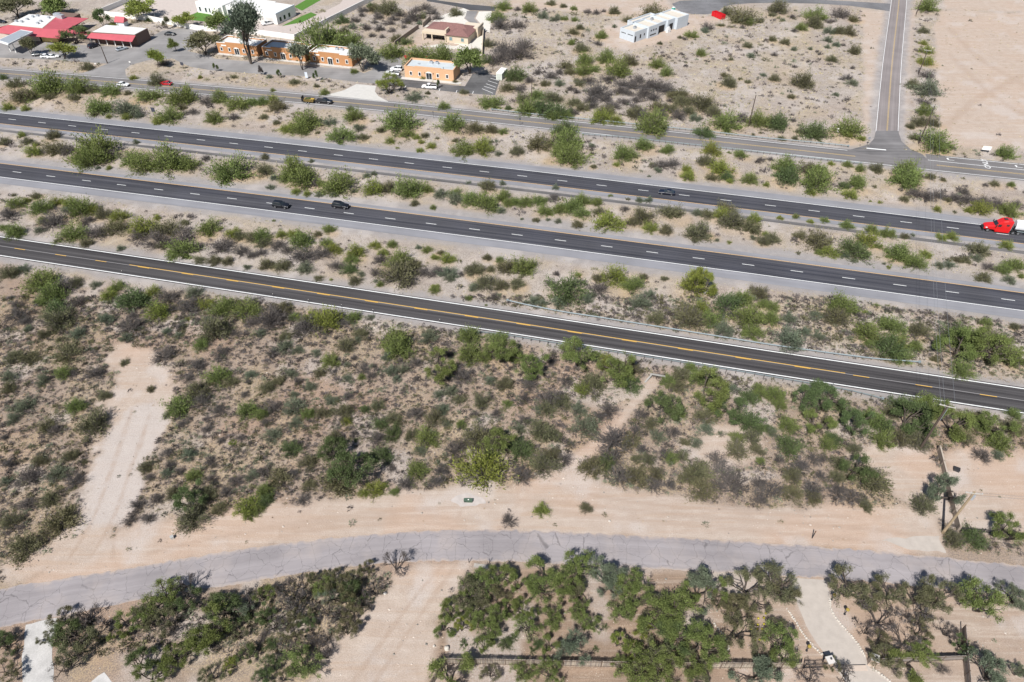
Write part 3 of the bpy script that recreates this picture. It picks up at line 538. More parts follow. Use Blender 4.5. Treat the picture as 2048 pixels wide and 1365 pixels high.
for i, key in enumerate('gldbo'):
    TREE[key] = [tree_meshes(300 + 50 * i + s_, key, 1.0, .95, 8500 if key != 'o' else 6000, .027, 3 + s_ % 3, .42, .072, .22, .10 if key != 'o' else .22) for s_ in range(4)]
TREE['k'] = [tree_meshes(700 + s_, 'k', 1.0, .95, 1400, .03, 3 + s_ % 2, .5, .07, .3, .3) for s_ in range(4)]
YTREE = {key: [tree_meshes(800 + 10 * i + s_, key, 1.0, 1.9, 3000, .085, 2, .25, .17, .42) for s_ in range(2)] for i, key in enumerate('gldbok')}
ETREE = [tree_meshes(860 + s_, 'e', 1.0, 2.6, 11000, .06, 3, .2, .17, .08) for s_ in range(2)]

VEG = {  # (crop origin, scale): centre x, centre y, width, kind - read off enlarged quarters of the photograph
(0,0,.25):"110,640,130,o;20,610,60,d;360,640,250,g;610,670,170,g;740,700,90,o;860,690,150,g;1020,735,50,o;1180,725,160,g;1430,730,220,g;1640,790,110,k;1745,765,120,g;1880,785,170,g;2010,800,90,g;160,745,150,o;390,760,90,o;590,770,80,o;780,815,190,g;990,835,200,b;1345,885,180,g;1700,915,140,g;1450,850,60,o;1540,880,80,k;1860,915,80,k;45,840,90,l;195,858,70,l;750,905,50,o;865,922,50,l;1005,925,70,l;1105,918,60,b;1258,955,80,l;1870,605,50,o;1600,610,40,l;1250,630,110,o;1060,610,60,l;690,525,80,o;165,1070,60,l;200,1118,75,o;275,1140,60,o;20,1110,90,o;255,1190,120,l;420,1065,90,o;430,1160,150,o;530,1175,130,k;730,1140,280,g;700,1240,220,g;860,1200,150,k;1040,1230,180,g;1120,1280,200,g;1330,1240,250,g;1490,1290,150,g;1085,1130,50,b;1820,1310,270,g;780,1335,40,b;870,1335,50,l;1640,1250,80,k;1300,490,80,k;895,180,80,l;1190,150,50,d",
(512,0,.25):"500,290,300,g;640,290,200,g;740,310,200,g;1080,380,180,g;1200,320,80,d;1300,395,220,g;1490,405,160,g;1640,430,70,d;330,310,50,l;680,145,90,d;945,165,60,k;1310,175,50,b;915,35,60,d;1180,205,50,k;1010,280,50,k;930,265,60,k;770,205,60,b;1085,225,70,k;1765,405,70,d;1860,460,100,d;1930,110,130,g;1960,160,150,k;1860,330,90,o;1940,420,180,k;1990,350,180,k;1050,30,180,o;1240,90,150,k;1600,75,100,o;1980,20,120,g;1100,130,80,k;790,140,80,k;850,110,60,k;1150,90,90,k;1320,110,80,o;970,110,90,k;300,640,80,o;105,608,45,b;545,728,70,g;130,715,40,l;480,680,40,o;1260,755,110,b;1375,738,35,o;1660,725,60,o;1880,785,160,g;1500,833,80,g;2020,850,60,d;2010,680,110,o;940,480,70,k;780,560,60,g;1340,617,40,l;1425,628,30,l;1590,645,40,o;40,800,90,g;130,780,110,l;165,830,130,o;395,930,210,g;245,1000,120,l;350,1025,120,g;585,955,90,b;780,905,130,g;815,1000,90,b;675,1045,180,g;750,860,60,b;60,925,65,o;160,970,60,o;490,1055,40,o;850,1085,75,o;1150,930,230,g;1570,960,180,g;1745,1000,140,o;1880,1025,90,o;1975,1045,75,g;995,1030,65,o;1205,1050,110,g;1070,1115,75,l;1285,1090,60,l;1350,1075,60,o;1400,1155,75,l;1320,1130,50,l;1450,1105,35,o;1660,1160,170,g;1810,1150,170,l;1595,1120,50,o;1940,1225,50,b;1310,1190,60,l;1130,1180,30,l;65,1245,60,o;265,1265,60,g;440,1280,45,b;60,1335,130,o;300,1330,220,g;880,200,80,k;980,210,90,k;1060,160,90,k;1200,150,90,k;1290,60,80,k;860,60,90,k;940,60,80,o;1400,70,100,k;1450,120,80,k;1360,40,90,k;820,270,80,k;1120,290,90,o;700,230,80,o;1000,60,80,k",
(1024,0,.25):"140,55,110,g;250,110,90,b;40,60,60,k;350,135,80,b;420,140,60,g;500,145,55,g;495,55,55,g;410,40,45,o;315,10,70,o;610,75,70,k;680,85,60,k;815,75,80,o;735,80,40,k;1140,55,190,o;930,140,80,o;820,205,40,b;720,265,90,g;690,330,70,k;540,205,60,o;490,240,80,o;475,335,60,g;560,360,110,o;60,380,190,k;40,170,110,k;90,330,150,k;20,560,170,d;60,690,100,k;580,460,130,g;570,550,120,g;655,535,85,g;760,430,140,g;860,520,180,g;940,470,110,o;460,560,90,o;700,680,180,k;1010,600,120,k;1150,640,180,k;1090,650,150,k;1240,690,130,k;1350,720,130,o;1370,780,150,o;1530,800,160,o;1270,790,60,k;1165,490,110,g;1240,560,95,g;1440,258,95,g;1565,190,100,k;1550,235,60,b;1185,340,35,o;1340,300,30,o;1515,412,80,g;1890,355,60,o;1915,437,60,b;1755,465,40,o;1700,590,60,o;1740,635,110,o;1830,620,40,o;1890,640,50,o;2015,590,40,b;1720,75,90,o;1860,90,200,o;1900,165,75,g;1985,155,60,o;1820,160,50,b;1850,210,50,k;1670,195,50,o;1465,315,25,b;120,830,170,g;250,830,180,d;270,650,80,o;380,650,80,b;390,870,150,d;440,910,90,g;570,830,120,o;650,830,90,k;715,910,160,l;830,940,110,l;820,820,120,k;980,890,120,o;1070,900,150,k;1130,960,220,g;1200,890,100,k;930,720,90,k;1000,770,100,k;1330,890,130,k;1470,930,80,b;1540,1030,140,d;1730,930,220,g;1850,910,120,k;1980,935,150,g;1990,1055,30,o;1930,1075,30,o;480,690,80,k;520,720,60,k;230,1110,180,o;45,1195,100,o;1055,1130,140,g;900,1200,160,g;1250,1185,100,g;1600,1180,150,l;1560,1270,120,o;1680,1310,180,l;1830,1220,90,g;1740,1215,35,g;835,1305,50,l;640,1155,50,b;1170,1350,60,b;1400,1345,100,l;1130,1305,60,o;1200,1290,120,k;1300,1290,120,k;1990,1270,70,k;655,1325,50,o;430,1000,170,d;440,1100,210,g;470,1200,230,g;390,1180,150,g;600,620,110,k;660,720,120,k;780,600,110,k;880,640,120,k;540,640,90,o;620,780,110,k;740,760,120,k;860,700,110,k;960,660,110,k;1060,720,130,k;1130,750,120,k;1180,830,120,o;1010,850,110,k;900,800,100,k;760,870,110,o;500,800,110,o;480,870,100,k;320,760,120,o;200,740,110,g;90,760,120,o;340,900,110,g;1280,840,120,o;1420,860,110,o;1440,780,100,k;1300,740,110,o;1620,880,110,o;430,500,110,o;380,560,90,k;300,590,100,k;140,620,90,k;210,560,80,k",
(1536,0,.25):"400,85,150,g;370,160,120,o;510,150,70,k;590,80,140,k;690,130,90,o;650,235,90,o;500,225,90,b;270,205,90,g;570,235,80,o;215,240,50,k;485,310,65,b;550,345,60,b;605,350,40,k;480,367,45,b;700,380,95,o;210,385,45,b;140,320,75,o;40,300,70,o;60,420,60,k;60,610,70,o;280,625,150,o;515,460,80,o;120,155,40,b;200,120,60,k;40,105,55,o;90,45,130,o;680,645,80,b;680,540,40,k;640,600,90,k;545,750,45,b;190,770,50,o;410,430,30,k;340,390,35,b;215,525,45,k;80,950,170,d;20,960,80,o;385,1015,200,d;670,990,200,g;260,1045,60,o;110,1095,60,o;205,960,50,k;650,1075,50,l;760,1105,50,l;220,1100,40,o;1290,25,140,g;1250,230,75,o;1250,330,60,l;1280,380,100,l;1280,465,110,l;1280,580,110,k;1170,650,110,o;1290,670,190,b;1310,730,90,k;1250,790,100,k;1270,860,130,g;1220,950,110,o;1320,970,90,o;1360,1100,220,g;1180,1085,80,o;1150,1000,60,o;1920,1190,150,g;1360,950,30,k;1470,1165,40,k;150,1310,170,g;320,1330,130,o;640,1305,70,g;745,1335,75,g;880,1330,90,o;1130,1335,200,g;420,1340,150,g;510,1300,50,l;20,1270,50,k",
(0,341,.25):"110,190,40,o;275,190,75,o;210,230,60,l;110,250,130,g;310,270,160,g;440,235,90,l;540,240,110,l;620,270,190,g;740,300,100,l;810,330,110,o;945,345,120,l;1250,363,60,l;60,330,150,k;390,370,200,k;330,395,70,g;310,460,80,b;100,470,150,g;20,450,60,g;560,465,190,g;680,380,100,k;740,460,180,k;900,430,170,o;1120,420,200,l;1100,490,150,k;1330,430,180,o;1470,400,70,o;1660,430,170,g;1440,480,200,k;1250,520,200,k;1430,600,200,g;1290,590,80,o;1560,600,100,k;1760,560,200,k;1850,480,110,l;1910,500,100,o;2010,510,120,o;1920,620,120,k;2010,660,90,k;1590,700,90,o;1700,710,100,o;1815,717,80,o;1970,765,60,b;455,550,60,o;680,572,80,o;960,613,60,b;520,300,80,b;60,790,130,o;170,770,100,b;320,850,230,g;500,890,180,k;590,880,100,o;400,950,200,g;300,1030,100,g;430,1070,180,d;540,1080,110,k;620,1030,110,k;130,1060,100,k;120,1130,180,k;190,1190,110,k;440,1160,200,o;215,1265,70,b;610,1285,130,b;750,900,80,b;920,910,120,g;860,980,120,l;1050,1000,220,d;1210,950,130,l;1330,980,170,k;1540,960,130,b;1500,1060,180,k;1250,1100,170,l;1370,1090,90,k;1640,1060,120,l;1780,1080,180,g;1950,1080,200,g;2000,1190,120,k;830,1170,120,b;1030,1220,200,k;1060,1145,90,k;1330,1280,80,b;1420,1310,70,b;1690,1260,200,o;1880,1290,90,k;1010,1330,100,b;1440,1245,80,k;1120,1260,50,b;1580,1210,60,k;340,1300,90,o;470,1330,80,o;1660,1190,60,b;1500,1190,40,l",
(512,341,.25):"140,50,60,b;240,40,110,g;360,20,220,g;470,70,90,k;650,70,240,g;510,90,70,g;930,120,170,l;1050,120,120,o;1215,110,220,g;1370,145,80,g;785,155,50,b;1470,170,110,b;505,183,60,b;620,185,60,b;315,155,70,l;115,122,60,b;405,175,60,l;1590,160,100,g;1600,205,120,b;1720,210,150,g;1840,240,180,g;1980,190,110,g;2020,240,90,g;1415,292,45,g;1960,310,70,b;1270,255,60,o;880,30,60,b;940,20,50,b;1700,90,40,b;1850,100,120,o;1970,95,50,b;580,455,90,g;490,495,65,o;140,398,30,g;40,500,140,g;200,500,80,l;290,490,90,l;350,530,180,g;60,560,100,o;160,570,130,k;560,560,100,g;610,610,120,l;520,640,150,k;350,640,200,k;240,620,100,k;790,630,150,l;760,690,110,g;640,740,120,k;740,770,120,d;950,580,90,l;1085,585,75,g;70,740,110,o;200,745,130,o;385,765,120,b;30,640,100,k;840,820,60,b;1020,650,80,l;1000,690,120,k;1140,690,180,g;1140,800,230,o;1260,720,120,o;1300,610,50,b;1365,620,80,g;1430,685,75,l;1530,690,110,l;1480,650,60,o;1440,780,120,k;1540,790,130,b;1340,790,110,k;1550,850,80,b;1640,820,60,k;1750,770,130,o;1845,690,65,o;1950,710,70,g;2000,760,130,o;1880,780,70,o;1840,880,150,o;1950,910,110,o;1740,930,80,b;1425,940,90,g;1430,920,60,l;990,905,55,g;790,865,90,o;500,850,70,o;600,870,30,l;1240,890,70,k;1700,1015,55,g;1840,1075,25,g;1910,990,100,k;960,880,40,b;960,790,120,k;210,1080,120,o;110,1130,220,k;100,1180,200,k;440,1150,160,l;550,1190,200,l;400,1220,220,k;660,1200,100,k;300,1160,80,g;770,1160,110,g;910,1165,60,b;230,1310,100,o;30,1290,80,b;830,1290,110,o;1120,1320,190,g;1380,1320,120,b;1700,1300,180,g;1930,1330,150,g;810,1345,60,b;540,1340,50,k",
(1024,341,.25):"30,230,90,g;110,230,120,g;220,220,110,g;270,300,120,g;330,200,110,k;380,290,110,g;480,260,150,g;560,220,120,g;680,240,90,g;560,310,130,g;700,310,90,o;780,370,200,l;900,290,80,k;970,400,80,o;1050,340,150,o;1110,440,120,l;1270,300,170,o;1240,470,90,o;1500,460,190,o;1480,330,70,b;1560,330,110,o;1730,290,150,o;1680,340,120,l;1770,370,170,o;1920,420,150,o;1940,380,110,l;2020,550,90,o;2030,500,50,l;1020,228,60,b;1095,228,60,b;930,225,40,o;790,195,40,g;195,388,50,o;370,400,50,b;525,420,90,o;290,385,40,b;80,385,30,b;350,130,50,b;1740,570,40,l;1640,550,40,b;1465,550,50,o;1930,530,50,b;1415,30,110,l;1600,40,90,o;1720,30,100,d;1905,50,110,g;2035,105,50,l;1740,80,50,l;1100,40,30,b;90,740,210,g;40,890,110,o;450,920,250,d;530,830,50,l;350,820,60,k;560,880,70,k;300,890,70,k;820,810,200,l;690,850,80,o;690,920,160,k;980,890,150,g;640,980,80,b;600,1020,90,b;390,1030,110,b;170,1025,110,b;240,1050,70,b;1030,1030,160,b;1110,975,90,b;1155,945,25,b;1150,1160,140,o;1460,890,230,l;1510,1080,150,l;1440,1150,200,o;1600,1170,150,g;1700,1260,140,b;1740,1050,200,d;1860,1010,160,g;1910,1150,200,g;1930,1270,150,g;1990,960,130,o;2010,1060,90,g;1310,1170,40,b;1050,840,60,o;1220,860,50,o",
(1536,341,.25):"160,15,180,d;400,50,230,g;720,80,150,g;610,110,80,d;670,175,110,l;355,160,75,l;1115,40,210,g;1310,35,80,o;1405,65,45,o;1095,220,75,o;905,247,40,l;820,242,25,l;1355,300,60,l;1610,312,60,l;1730,285,150,l;1940,300,140,g;1180,165,120,k;1280,175,140,k;1370,185,110,k;1520,205,120,k;1620,215,120,k;1740,230,120,k;1860,240,130,k;2010,250,100,k;1570,155,90,k;1825,90,75,o;1955,103,55,g;1750,105,50,k;1440,235,50,o;1500,325,35,o;850,130,40,o;225,362,50,g;345,400,50,l;460,390,60,g;635,425,90,g;100,370,50,l;840,455,100,g;970,480,120,g;40,520,130,o;260,500,110,o;420,530,200,o;500,625,130,l;410,645,60,g;800,530,160,l;710,600,200,d;620,670,70,b;890,590,70,g;1060,640,180,g;1190,720,150,g;1270,660,90,l;1400,520,80,l;1480,520,90,l;1100,515,60,o;1160,510,40,b;1700,610,150,o;1920,580,100,l;1380,745,80,b;1460,745,80,b;1520,700,70,o;1590,705,80,o;1680,690,80,b;1775,755,100,k;1740,840,110,o;1900,780,110,g;1990,740,130,g;1940,860,90,b;2030,840,50,g;970,770,40,l;690,720,40,b;930,740,30,b;245,655,40,o;1620,660,40,k;600,1060,200,g;560,1150,180,o;380,1150,90,b;185,1170,120,b;30,1170,130,g;40,1080,100,g;870,1073,45,g;785,1135,50,l;730,1150,60,k;810,1260,190,g;1010,1220,180,g;1225,1250,130,o;1755,1203,90,g;180,1320,200,b;300,1280,90,b;410,1320,80,b;1540,1290,230,d;1640,1330,220,g;1830,1340,200,o;1040,1355,160,g;1980,1240,60,o;1050,1110,70,k;1450,1160,90,k",
(0,682,.25):"110,120,140,o;230,110,160,o;520,60,230,o;490,235,130,g;580,240,90,k;730,230,180,k;60,280,120,b;60,360,130,o;330,300,120,b;210,330,60,o;170,500,200,b;600,510,160,g;830,430,100,o;730,640,240,o;360,660,150,o;430,710,140,k;90,620,110,b;990,160,80,o;1200,380,70,o;20,760,90,k;50,970,120,k;300,950,110,o;560,900,120,o;200,1070,200,k;430,1030,180,b;590,1100,160,k;30,1110,100,b;670,970,50,o;390,1240,160,o;190,1280,150,k;540,1340,80,o;1300,90,200,k;1600,20,120,g;1760,80,150,k;1560,190,150,k;1740,260,170,g;1560,400,160,o;1410,500,190,g;1600,470,150,k;1510,290,80,k;1840,310,100,o;2000,270,90,b;1750,540,130,k;1970,540,150,g;1460,650,90,k;1660,690,90,k;1330,590,80,k;1920,770,80,k;1760,790,70,k;1860,810,60,l;1330,890,130,k;1500,900,110,b;1680,950,110,k;1350,980,120,k;1160,1000,110,o;1180,1080,100,k;1330,1040,100,b;1430,1030,80,k;1540,1070,110,g;1660,1090,80,k;1880,1110,120,k;2010,1070,90,b;1080,1290,140,k;1240,1250,120,k;1380,1200,100,o;1530,1290,200,d;1800,1200,120,k;1960,1310,170,l;1960,420,70,k;1650,1210,150,o;1750,1330,120,o",
(512,682,.25):"130,80,100,k;230,40,120,b;330,60,80,b;480,90,70,b;590,150,120,g;710,20,120,o;1130,30,220,g;730,180,55,b;850,200,110,k;780,130,60,k;1040,115,80,b;940,190,60,k;1080,230,90,b;1180,220,90,b;1270,170,100,k;1450,200,230,g;1560,210,90,k;1540,100,80,k;1160,150,60,k;1700,90,180,g;1960,100,200,g;1830,110,120,g;270,245,100,b;620,240,60,k;500,250,80,o;170,310,100,o;80,360,120,o;330,310,80,k;430,350,90,b;300,420,60,b;720,290,70,b;840,280,60,g;920,260,80,k;1120,290,70,b;1280,300,60,k;1660,260,150,k;1870,310,80,b;1990,330,110,o;130,520,160,k;300,510,160,b;40,580,100,g;410,580,100,g;520,570,100,o;600,470,90,b;720,430,90,k;690,560,130,o;870,540,70,d;720,640,80,l;310,650,90,b;80,640,90,k;970,490,110,o;1270,560,140,k;1490,540,100,b;1440,590,130,o;1560,380,110,b;1460,420,80,b;1620,460,90,o;1800,470,110,o;2010,500,70,g;1640,660,80,g;1530,650,70,b;1100,600,130,o;990,650,110,d;1090,720,130,d;1240,730,100,o;1370,750,170,g;960,770,120,k;880,730,60,k;630,770,100,o;800,790,40,g;780,730,60,k;120,750,120,b;280,850,140,d;410,970,120,o;650,890,200,d;750,1030,280,d;640,1080,250,o;1000,900,140,d;1310,870,90,b;1590,840,180,k;1760,760,200,o;1960,830,200,g;1830,1000,330,l;1280,1020,150,g;1190,1120,130,k;1080,1010,80,k;1480,1030,120,k;1430,1120,100,k;950,1170,140,l;860,1210,80,l;1110,1200,70,g;1030,1150,60,g;60,1030,110,k;180,1080,170,o;290,1060,100,k;420,1150,110,o;370,1250,120,k;60,1190,130,g;60,1270,120,d;20,1330,80,g;1750,580,70,k;1920,570,80,k;1880,440,60,k",
(1024,682,.25):"40,110,130,g;190,210,200,g;320,150,90,k;520,130,250,g;770,170,150,l;870,250,230,g;960,200,120,o;650,320,200,o;560,370,130,l;940,320,150,d;430,310,100,k;150,330,150,k;300,440,200,k;400,470,150,o;530,530,110,b;600,650,180,b;270,520,150,o;100,450,100,k;210,540,60,b;780,520,160,k;700,580,100,k;60,690,90,b;230,690,200,o;350,740,110,o;100,620,100,k;60,840,180,d;20,850,60,g;250,960,200,o;320,900,120,o;420,920,130,k;70,1040,160,k;470,810,80,k;840,750,250,k;960,770,150,o;1050,850,90,k;1000,700,110,k;800,900,180,k;650,980,180,o;750,960,130,d;870,1050,200,k;1000,1060,180,o;1130,1130,150,k;1100,940,100,o;1010,930,90,o;1260,1130,100,k;1160,1050,100,o;1230,880,100,k;1280,920,100,g;1370,900,100,o;1180,740,110,b;1290,720,110,k;1120,650,100,o;1040,570,110,k;1240,500,250,d;1330,570,120,g;1380,790,80,o;1480,810,90,b;1550,700,110,b;1680,740,60,b;1560,590,150,o;1360,250,140,o;1260,310,120,g;1430,200,90,g;1500,270,150,g;1560,390,280,g;1640,310,130,g;1610,530,100,g;1330,350,120,o;1770,370,90,b;1790,560,200,d;1900,620,180,d;1980,690,110,d;1800,760,100,g;1920,760,120,o;1810,860,150,o;1640,920,140,k;1990,960,70,g;1700,1010,180,k;1500,1020,200,o;1420,1060,150,o;1540,1150,200,o;1770,1120,250,k;1650,1130,120,k;1990,1130,120,k;1980,1240,150,k;1900,430,130,d;2000,400,120,g;1970,360,70,g;240,1340,120,l;590,1330,80,o;1960,860,100,o",
(1536,682,.25):"60,410,140,g;100,490,100,g;170,650,150,g;300,470,230,d;440,480,220,d;600,510,120,d;400,680,200,g;540,770,120,d;690,700,200,d;180,820,180,d;860,610,180,g;930,660,160,d;980,560,100,o;1090,500,160,d;1130,600,230,d;990,490,60,k;930,780,160,g;1070,770,130,o;1300,560,200,g;1500,640,250,g;1250,680,150,d;1590,770,120,o;1190,780,150,o;1680,640,160,g;1850,680,200,g;1990,680,150,o;1870,800,180,g;1710,590,120,o;1980,580,100,g;1720,890,140,k;1850,910,80,b;270,990,150,k;380,920,110,k;590,960,160,o;730,1030,200,d;840,1090,240,o;200,1060,130,o;440,1070,100,k;560,1080,120,o;40,1160,180,k;200,1200,150,o;370,1160,180,k;690,1230,150,k;560,1190,130,k;790,1300,110,o;380,1240,120,o;1250,1290,150,o;10,690,80,d;40,720,80,b;480,810,120,g;690,860,100,o;450,930,70,k;100,950,80,k;1560,210,170,g;1340,135,60,o;1000,20,220,d;1090,110,140,g;1190,30,100,g;820,10,80,g;1550,40,250,g;1780,60,250,g;1990,100,180,g;1790,160,80,o",
(0,1023,.2505):"60,60,160,o;430,50,300,o;170,260,260,o;290,230,120,k;1020,50,140,k;1170,40,130,k;1530,20,200,o;1990,15,100,g;500,860,160,o;560,960,220,d;700,850,160,k;620,1080,260,o;360,1010,110,o;40,1050,170,d;50,1280,170,o;520,1230,180,k;1040,880,200,g;930,990,140,g;1150,850,180,o;1300,690,250,g;1450,740,230,d;1500,620,200,k;1270,900,200,o;1680,920,280,g;1580,1040,200,g;1450,1120,200,g;1830,770,250,d;1700,720,150,o;1960,720,180,k;1930,800,150,b;1380,920,150,k;1900,980,130,o;1150,1220,200,d;1200,1310,200,g;1310,1270,130,k;1700,1290,180,o;1850,1220,110,l;1960,1150,130,d",
(512,1023,.2505):"170,620,130,k;60,680,150,g;300,660,180,k;430,550,130,o;560,600,160,g;560,530,110,o;680,520,130,o;760,570,150,o;780,640,180,d;660,700,200,o;590,680,150,b;850,720,150,k;300,780,200,k;360,820,150,o;420,870,130,d;520,790,140,k;640,820,200,k;760,880,180,o;720,950,150,o;950,640,150,k;1110,430,190,k;900,460,120,o;100,840,150,d;150,910,130,k;240,900,130,k;310,980,130,o;430,1040,110,k;530,1060,130,k;560,1150,150,k;360,1220,250,g;120,1050,100,d;60,990,100,k;120,1250,150,d;250,1090,120,k;60,1340,150,d;220,1330,130,o;1530,1310,280,g;1870,1300,120,o;1690,660,200,o;1800,580,180,g;1930,540,180,g;1560,820,160,g;1650,750,150,g;1790,740,150,o;1920,680,150,o;1500,920,140,g;1640,930,120,l;1780,900,140,g;1920,860,160,g;2000,760,120,g;1870,1000,150,g;1830,1080,120,g;1660,1050,70,d;1760,1040,60,d;2000,1050,100,d;2020,60,110,k",
(1024,1023,.2505):"50,590,140,g;270,500,230,g;240,600,200,g;100,790,160,g;330,830,180,g;130,920,170,g;520,450,220,g;460,560,200,g;540,640,200,o;540,780,140,g;630,910,150,g;740,520,240,b;810,620,160,b;980,600,230,g;1000,720,200,g;880,800,180,g;1190,750,200,o;1270,780,280,g;1200,900,260,g;1380,950,280,g;1520,1060,250,g;1300,1050,250,d;1500,620,230,b;1390,640,150,g;1640,640,170,g;1650,730,120,o;1880,600,240,o;1930,750,180,o;1800,830,200,o;1780,960,250,o;1450,1150,250,g;1130,1150,250,o;1060,1230,280,g;1200,1260,250,g;880,1250,130,g;1450,1270,200,o;480,1060,220,b;300,1090,130,g;210,1060,80,d;160,1110,60,d;670,1100,50,d;840,1050,130,l;1040,950,120,l;960,1130,130,l;310,1300,170,g;80,1290,160,g;1950,1280,250,b;2000,1170,150,o;20,1000,60,d;745,920,50,d",
(1536,1023,.2505):"60,570,250,o;150,660,160,o;650,620,250,o;800,680,180,o;980,650,220,o;1200,690,250,o;1380,700,230,o;1700,740,280,g;1980,690,180,b;900,860,230,k;790,950,120,k;1190,870,180,k;1200,960,150,o;1440,960,150,k;1540,1060,120,d;900,1050,160,o;1090,1040,180,k;1780,1290,260,b;1980,1280,120,b;110,1060,220,g;60,930,130,o;150,1160,170,g;340,1320,170,k;500,1220,110,o;630,1290,150,k;960,1190,200,o;1140,1190,230,g;1500,210,130,o;1660,190,180,d;1930,170,200,g;1400,1250,100,k;1250,1130,150,g"}
PLANTS = []
for (ox, oy, k), s_ in VEG.items():
    for it in s_.split(';'):
        a_, b_, w_, kd = it.split(','); PLANTS.append((ox + float(a_) * k, oy + float(b_) * k, float(w_) * k, kd))
LOOK = {'g': 'mid green', 'l': 'lime green', 'd': 'dark green', 'b': 'pale sage green', 'k': 'grey twiggy', 'o': 'olive green'}
def ordinal(n):
    o_ = ['zeroth', 'first', 'second', 'third', 'fourth', 'fifth', 'sixth', 'seventh', 'eighth', 'ninth', 'tenth', 'eleventh', 'twelfth', 'thirteenth', 'fourteenth', 'fifteenth', 'sixteenth', 'seventeenth', 'eighteenth', 'nineteenth']
    te = ['', '', 'twent', 'thirt', 'fort', 'fift', 'sixt', 'sevent', 'eight', 'ninet']
    return o_[n] if n < 20 else te[n // 10] + ('ieth' if n % 10 == 0 else 'y-' + o_[n % 10]) if n < 100 else '%dth' % n
def zone(x, y):
    def side(c):
        p = np.asarray(c); yy = np.interp(x, p[:, 0], p[:, 1]); return y > yy
    if side(FF_c):
        return ('beside the side road', 'Z1r') if x > 150 - (y - 200) * 0 and x > 133 else ('behind the far side road', 'Z1')
    if side(SB_c): return 'between far side road and freeway', 'Z2'
    if side(NB_c): return 'in the freeway median', 'Z3'
    if side(FR_c): return 'between freeway and two-lane road', 'Z4'
    if side(near_c):
        if x < -45: return 'in the brush left of the clearing' if P(200, 900)[0] > x + (y - 80) * .3 else 'in the brush near the clearing', 'Z5a'
        return ('in the brush field centre', 'Z5b') if x < 25 else ('in the right-hand brush field', 'Z5c')
    return ('in the scrub below the cracked road', 'Z6a') if x < -10 else ('in the fenced front yard', 'Z6b')
PV = []
for (px, py, w_, kd) in PLANTS:
    mp_ = mpp(px, py); rad = w_ * mp_ / 2 * ((1.32 if px > 850 else 1.2) if py > 1100 else (1.12 if px < 340 else 1.34) if py > 640 else 1.3)
    near = py > 1100; treeform = (near and w_ > 26) or (py > 690 and w_ >= 48 and kd in 'gd')
    hgt_ = rad * (1.5 if treeform else 1.3) if near else rad * 1.45
    g_ = P(px, py, hgt_ * .42); PV.append((g_[0], g_[1], rad, kd, treeform, px))
litter = np.zeros(X.shape); ro = np.random.default_rng(77)   # dry leaf litter and straw lying about the foot of the bushes beyond the two-lane road
for (x_, y_, rad_, kd_, tf_, px_) in PV:
    if y_ + .228 * x_ < 122 or kd_ in 'kb': continue
    i0, i1 = np.searchsorted(ys, [y_ - rad_ * 1.8, y_ + rad_ * 1.8]); k0, k1 = np.searchsorted(X[i0], [x_ - rad_ * 2, x_ + rad_ * 2]); sub = (slice(max(i0 - 1, 0), i1 + 1), slice(max(k0 - 1, 0), k1 + 1)); dd_ = np.hypot(X[sub] - x_ - ro.normal(0, .3) * rad_, Y[sub] - y_ + .4 * rad_) / rad_
    litter[sub] = np.maximum(litter[sub], ro.uniform(.1, .9) * sstep(1.5, .6, dd_ + wob[sub] * .12))
litter *= sstep(.5, 2.5, rd); buf = np.zeros(X.size * 4, np.float32); at = gme.attributes['soil2']; at.data.foreach_get('color', buf); buf[3::4] = litter.ravel(); at.data.foreach_set('color', buf)
zs = terrain(np.array([p[0] for p in PV]), np.array([p[1] for p in PV]))
ranks = {}
order = sorted(range(len(PV)), key=lambda i: PV[i][5]); meta = {}
for i in order:
    x, y, rad, kd, tf, px = PV[i]; ph, zk = zone(x, y); size = 'large' if rad > 2.4 else 'small' if rad < 1.1 else 'mid-sized'
    key = (ph, kd, tf, size); ranks[key] = ranks.get(key, 0) + 1; meta[i] = (key, ranks[key])
r = np.random.default_rng(11)
for i, (x, y, rad, kd, tf, px) in enumerate(PV):
    (ph, _, _, size), n_ = meta[i]; noun = 'mesquite tree' if tf else 'bush'; kindw = LOOK[kd]
    tot = ranks[meta[i][0]]; ordw = 'the only one' if tot == 1 else '%s such from left' % ordinal(n_)
    label = '%s %s %s %s, %s' % (size, kindw, noun, ph, ordw)
    if len(label.replace(',', '').split()) > 16: label = '%s %s %s %s, %s from left' % (size, kindw, noun, ph, ordinal(n_))
    if tf:
        tr, cr = TREE[kd][r.integers(0, 4)]; o = thing('mesquite_tree', label, 'tree', (x, y, zs[i]), r.uniform(0, 6.28), 'mesquite trees'); o.scale = (rad * r.uniform(.93, 1.1), rad * r.uniform(.93, 1.1), rad * r.uniform(1.1, 1.5)); link('trunk', tr, o); link('crown', cr, o)
    else:
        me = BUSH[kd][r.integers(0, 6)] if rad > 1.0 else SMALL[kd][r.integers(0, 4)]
        o = link({'k': 'twiggy_shrub', 'b': 'sage_bush', 'o': 'olive_bush', 'l': 'lime_bush', 'd': 'dark_bush'}.get(kd, 'green_bush'), me, None, (x, y, zs[i]), r.uniform(0, 6.28)); o.scale = (rad * r.uniform(.93, 1.1), rad * r.uniform(.93, 1.1), rad * r.uniform(.9, 1.2)); props(o, label, 'bush', LOOK[kd] + ' bushes')
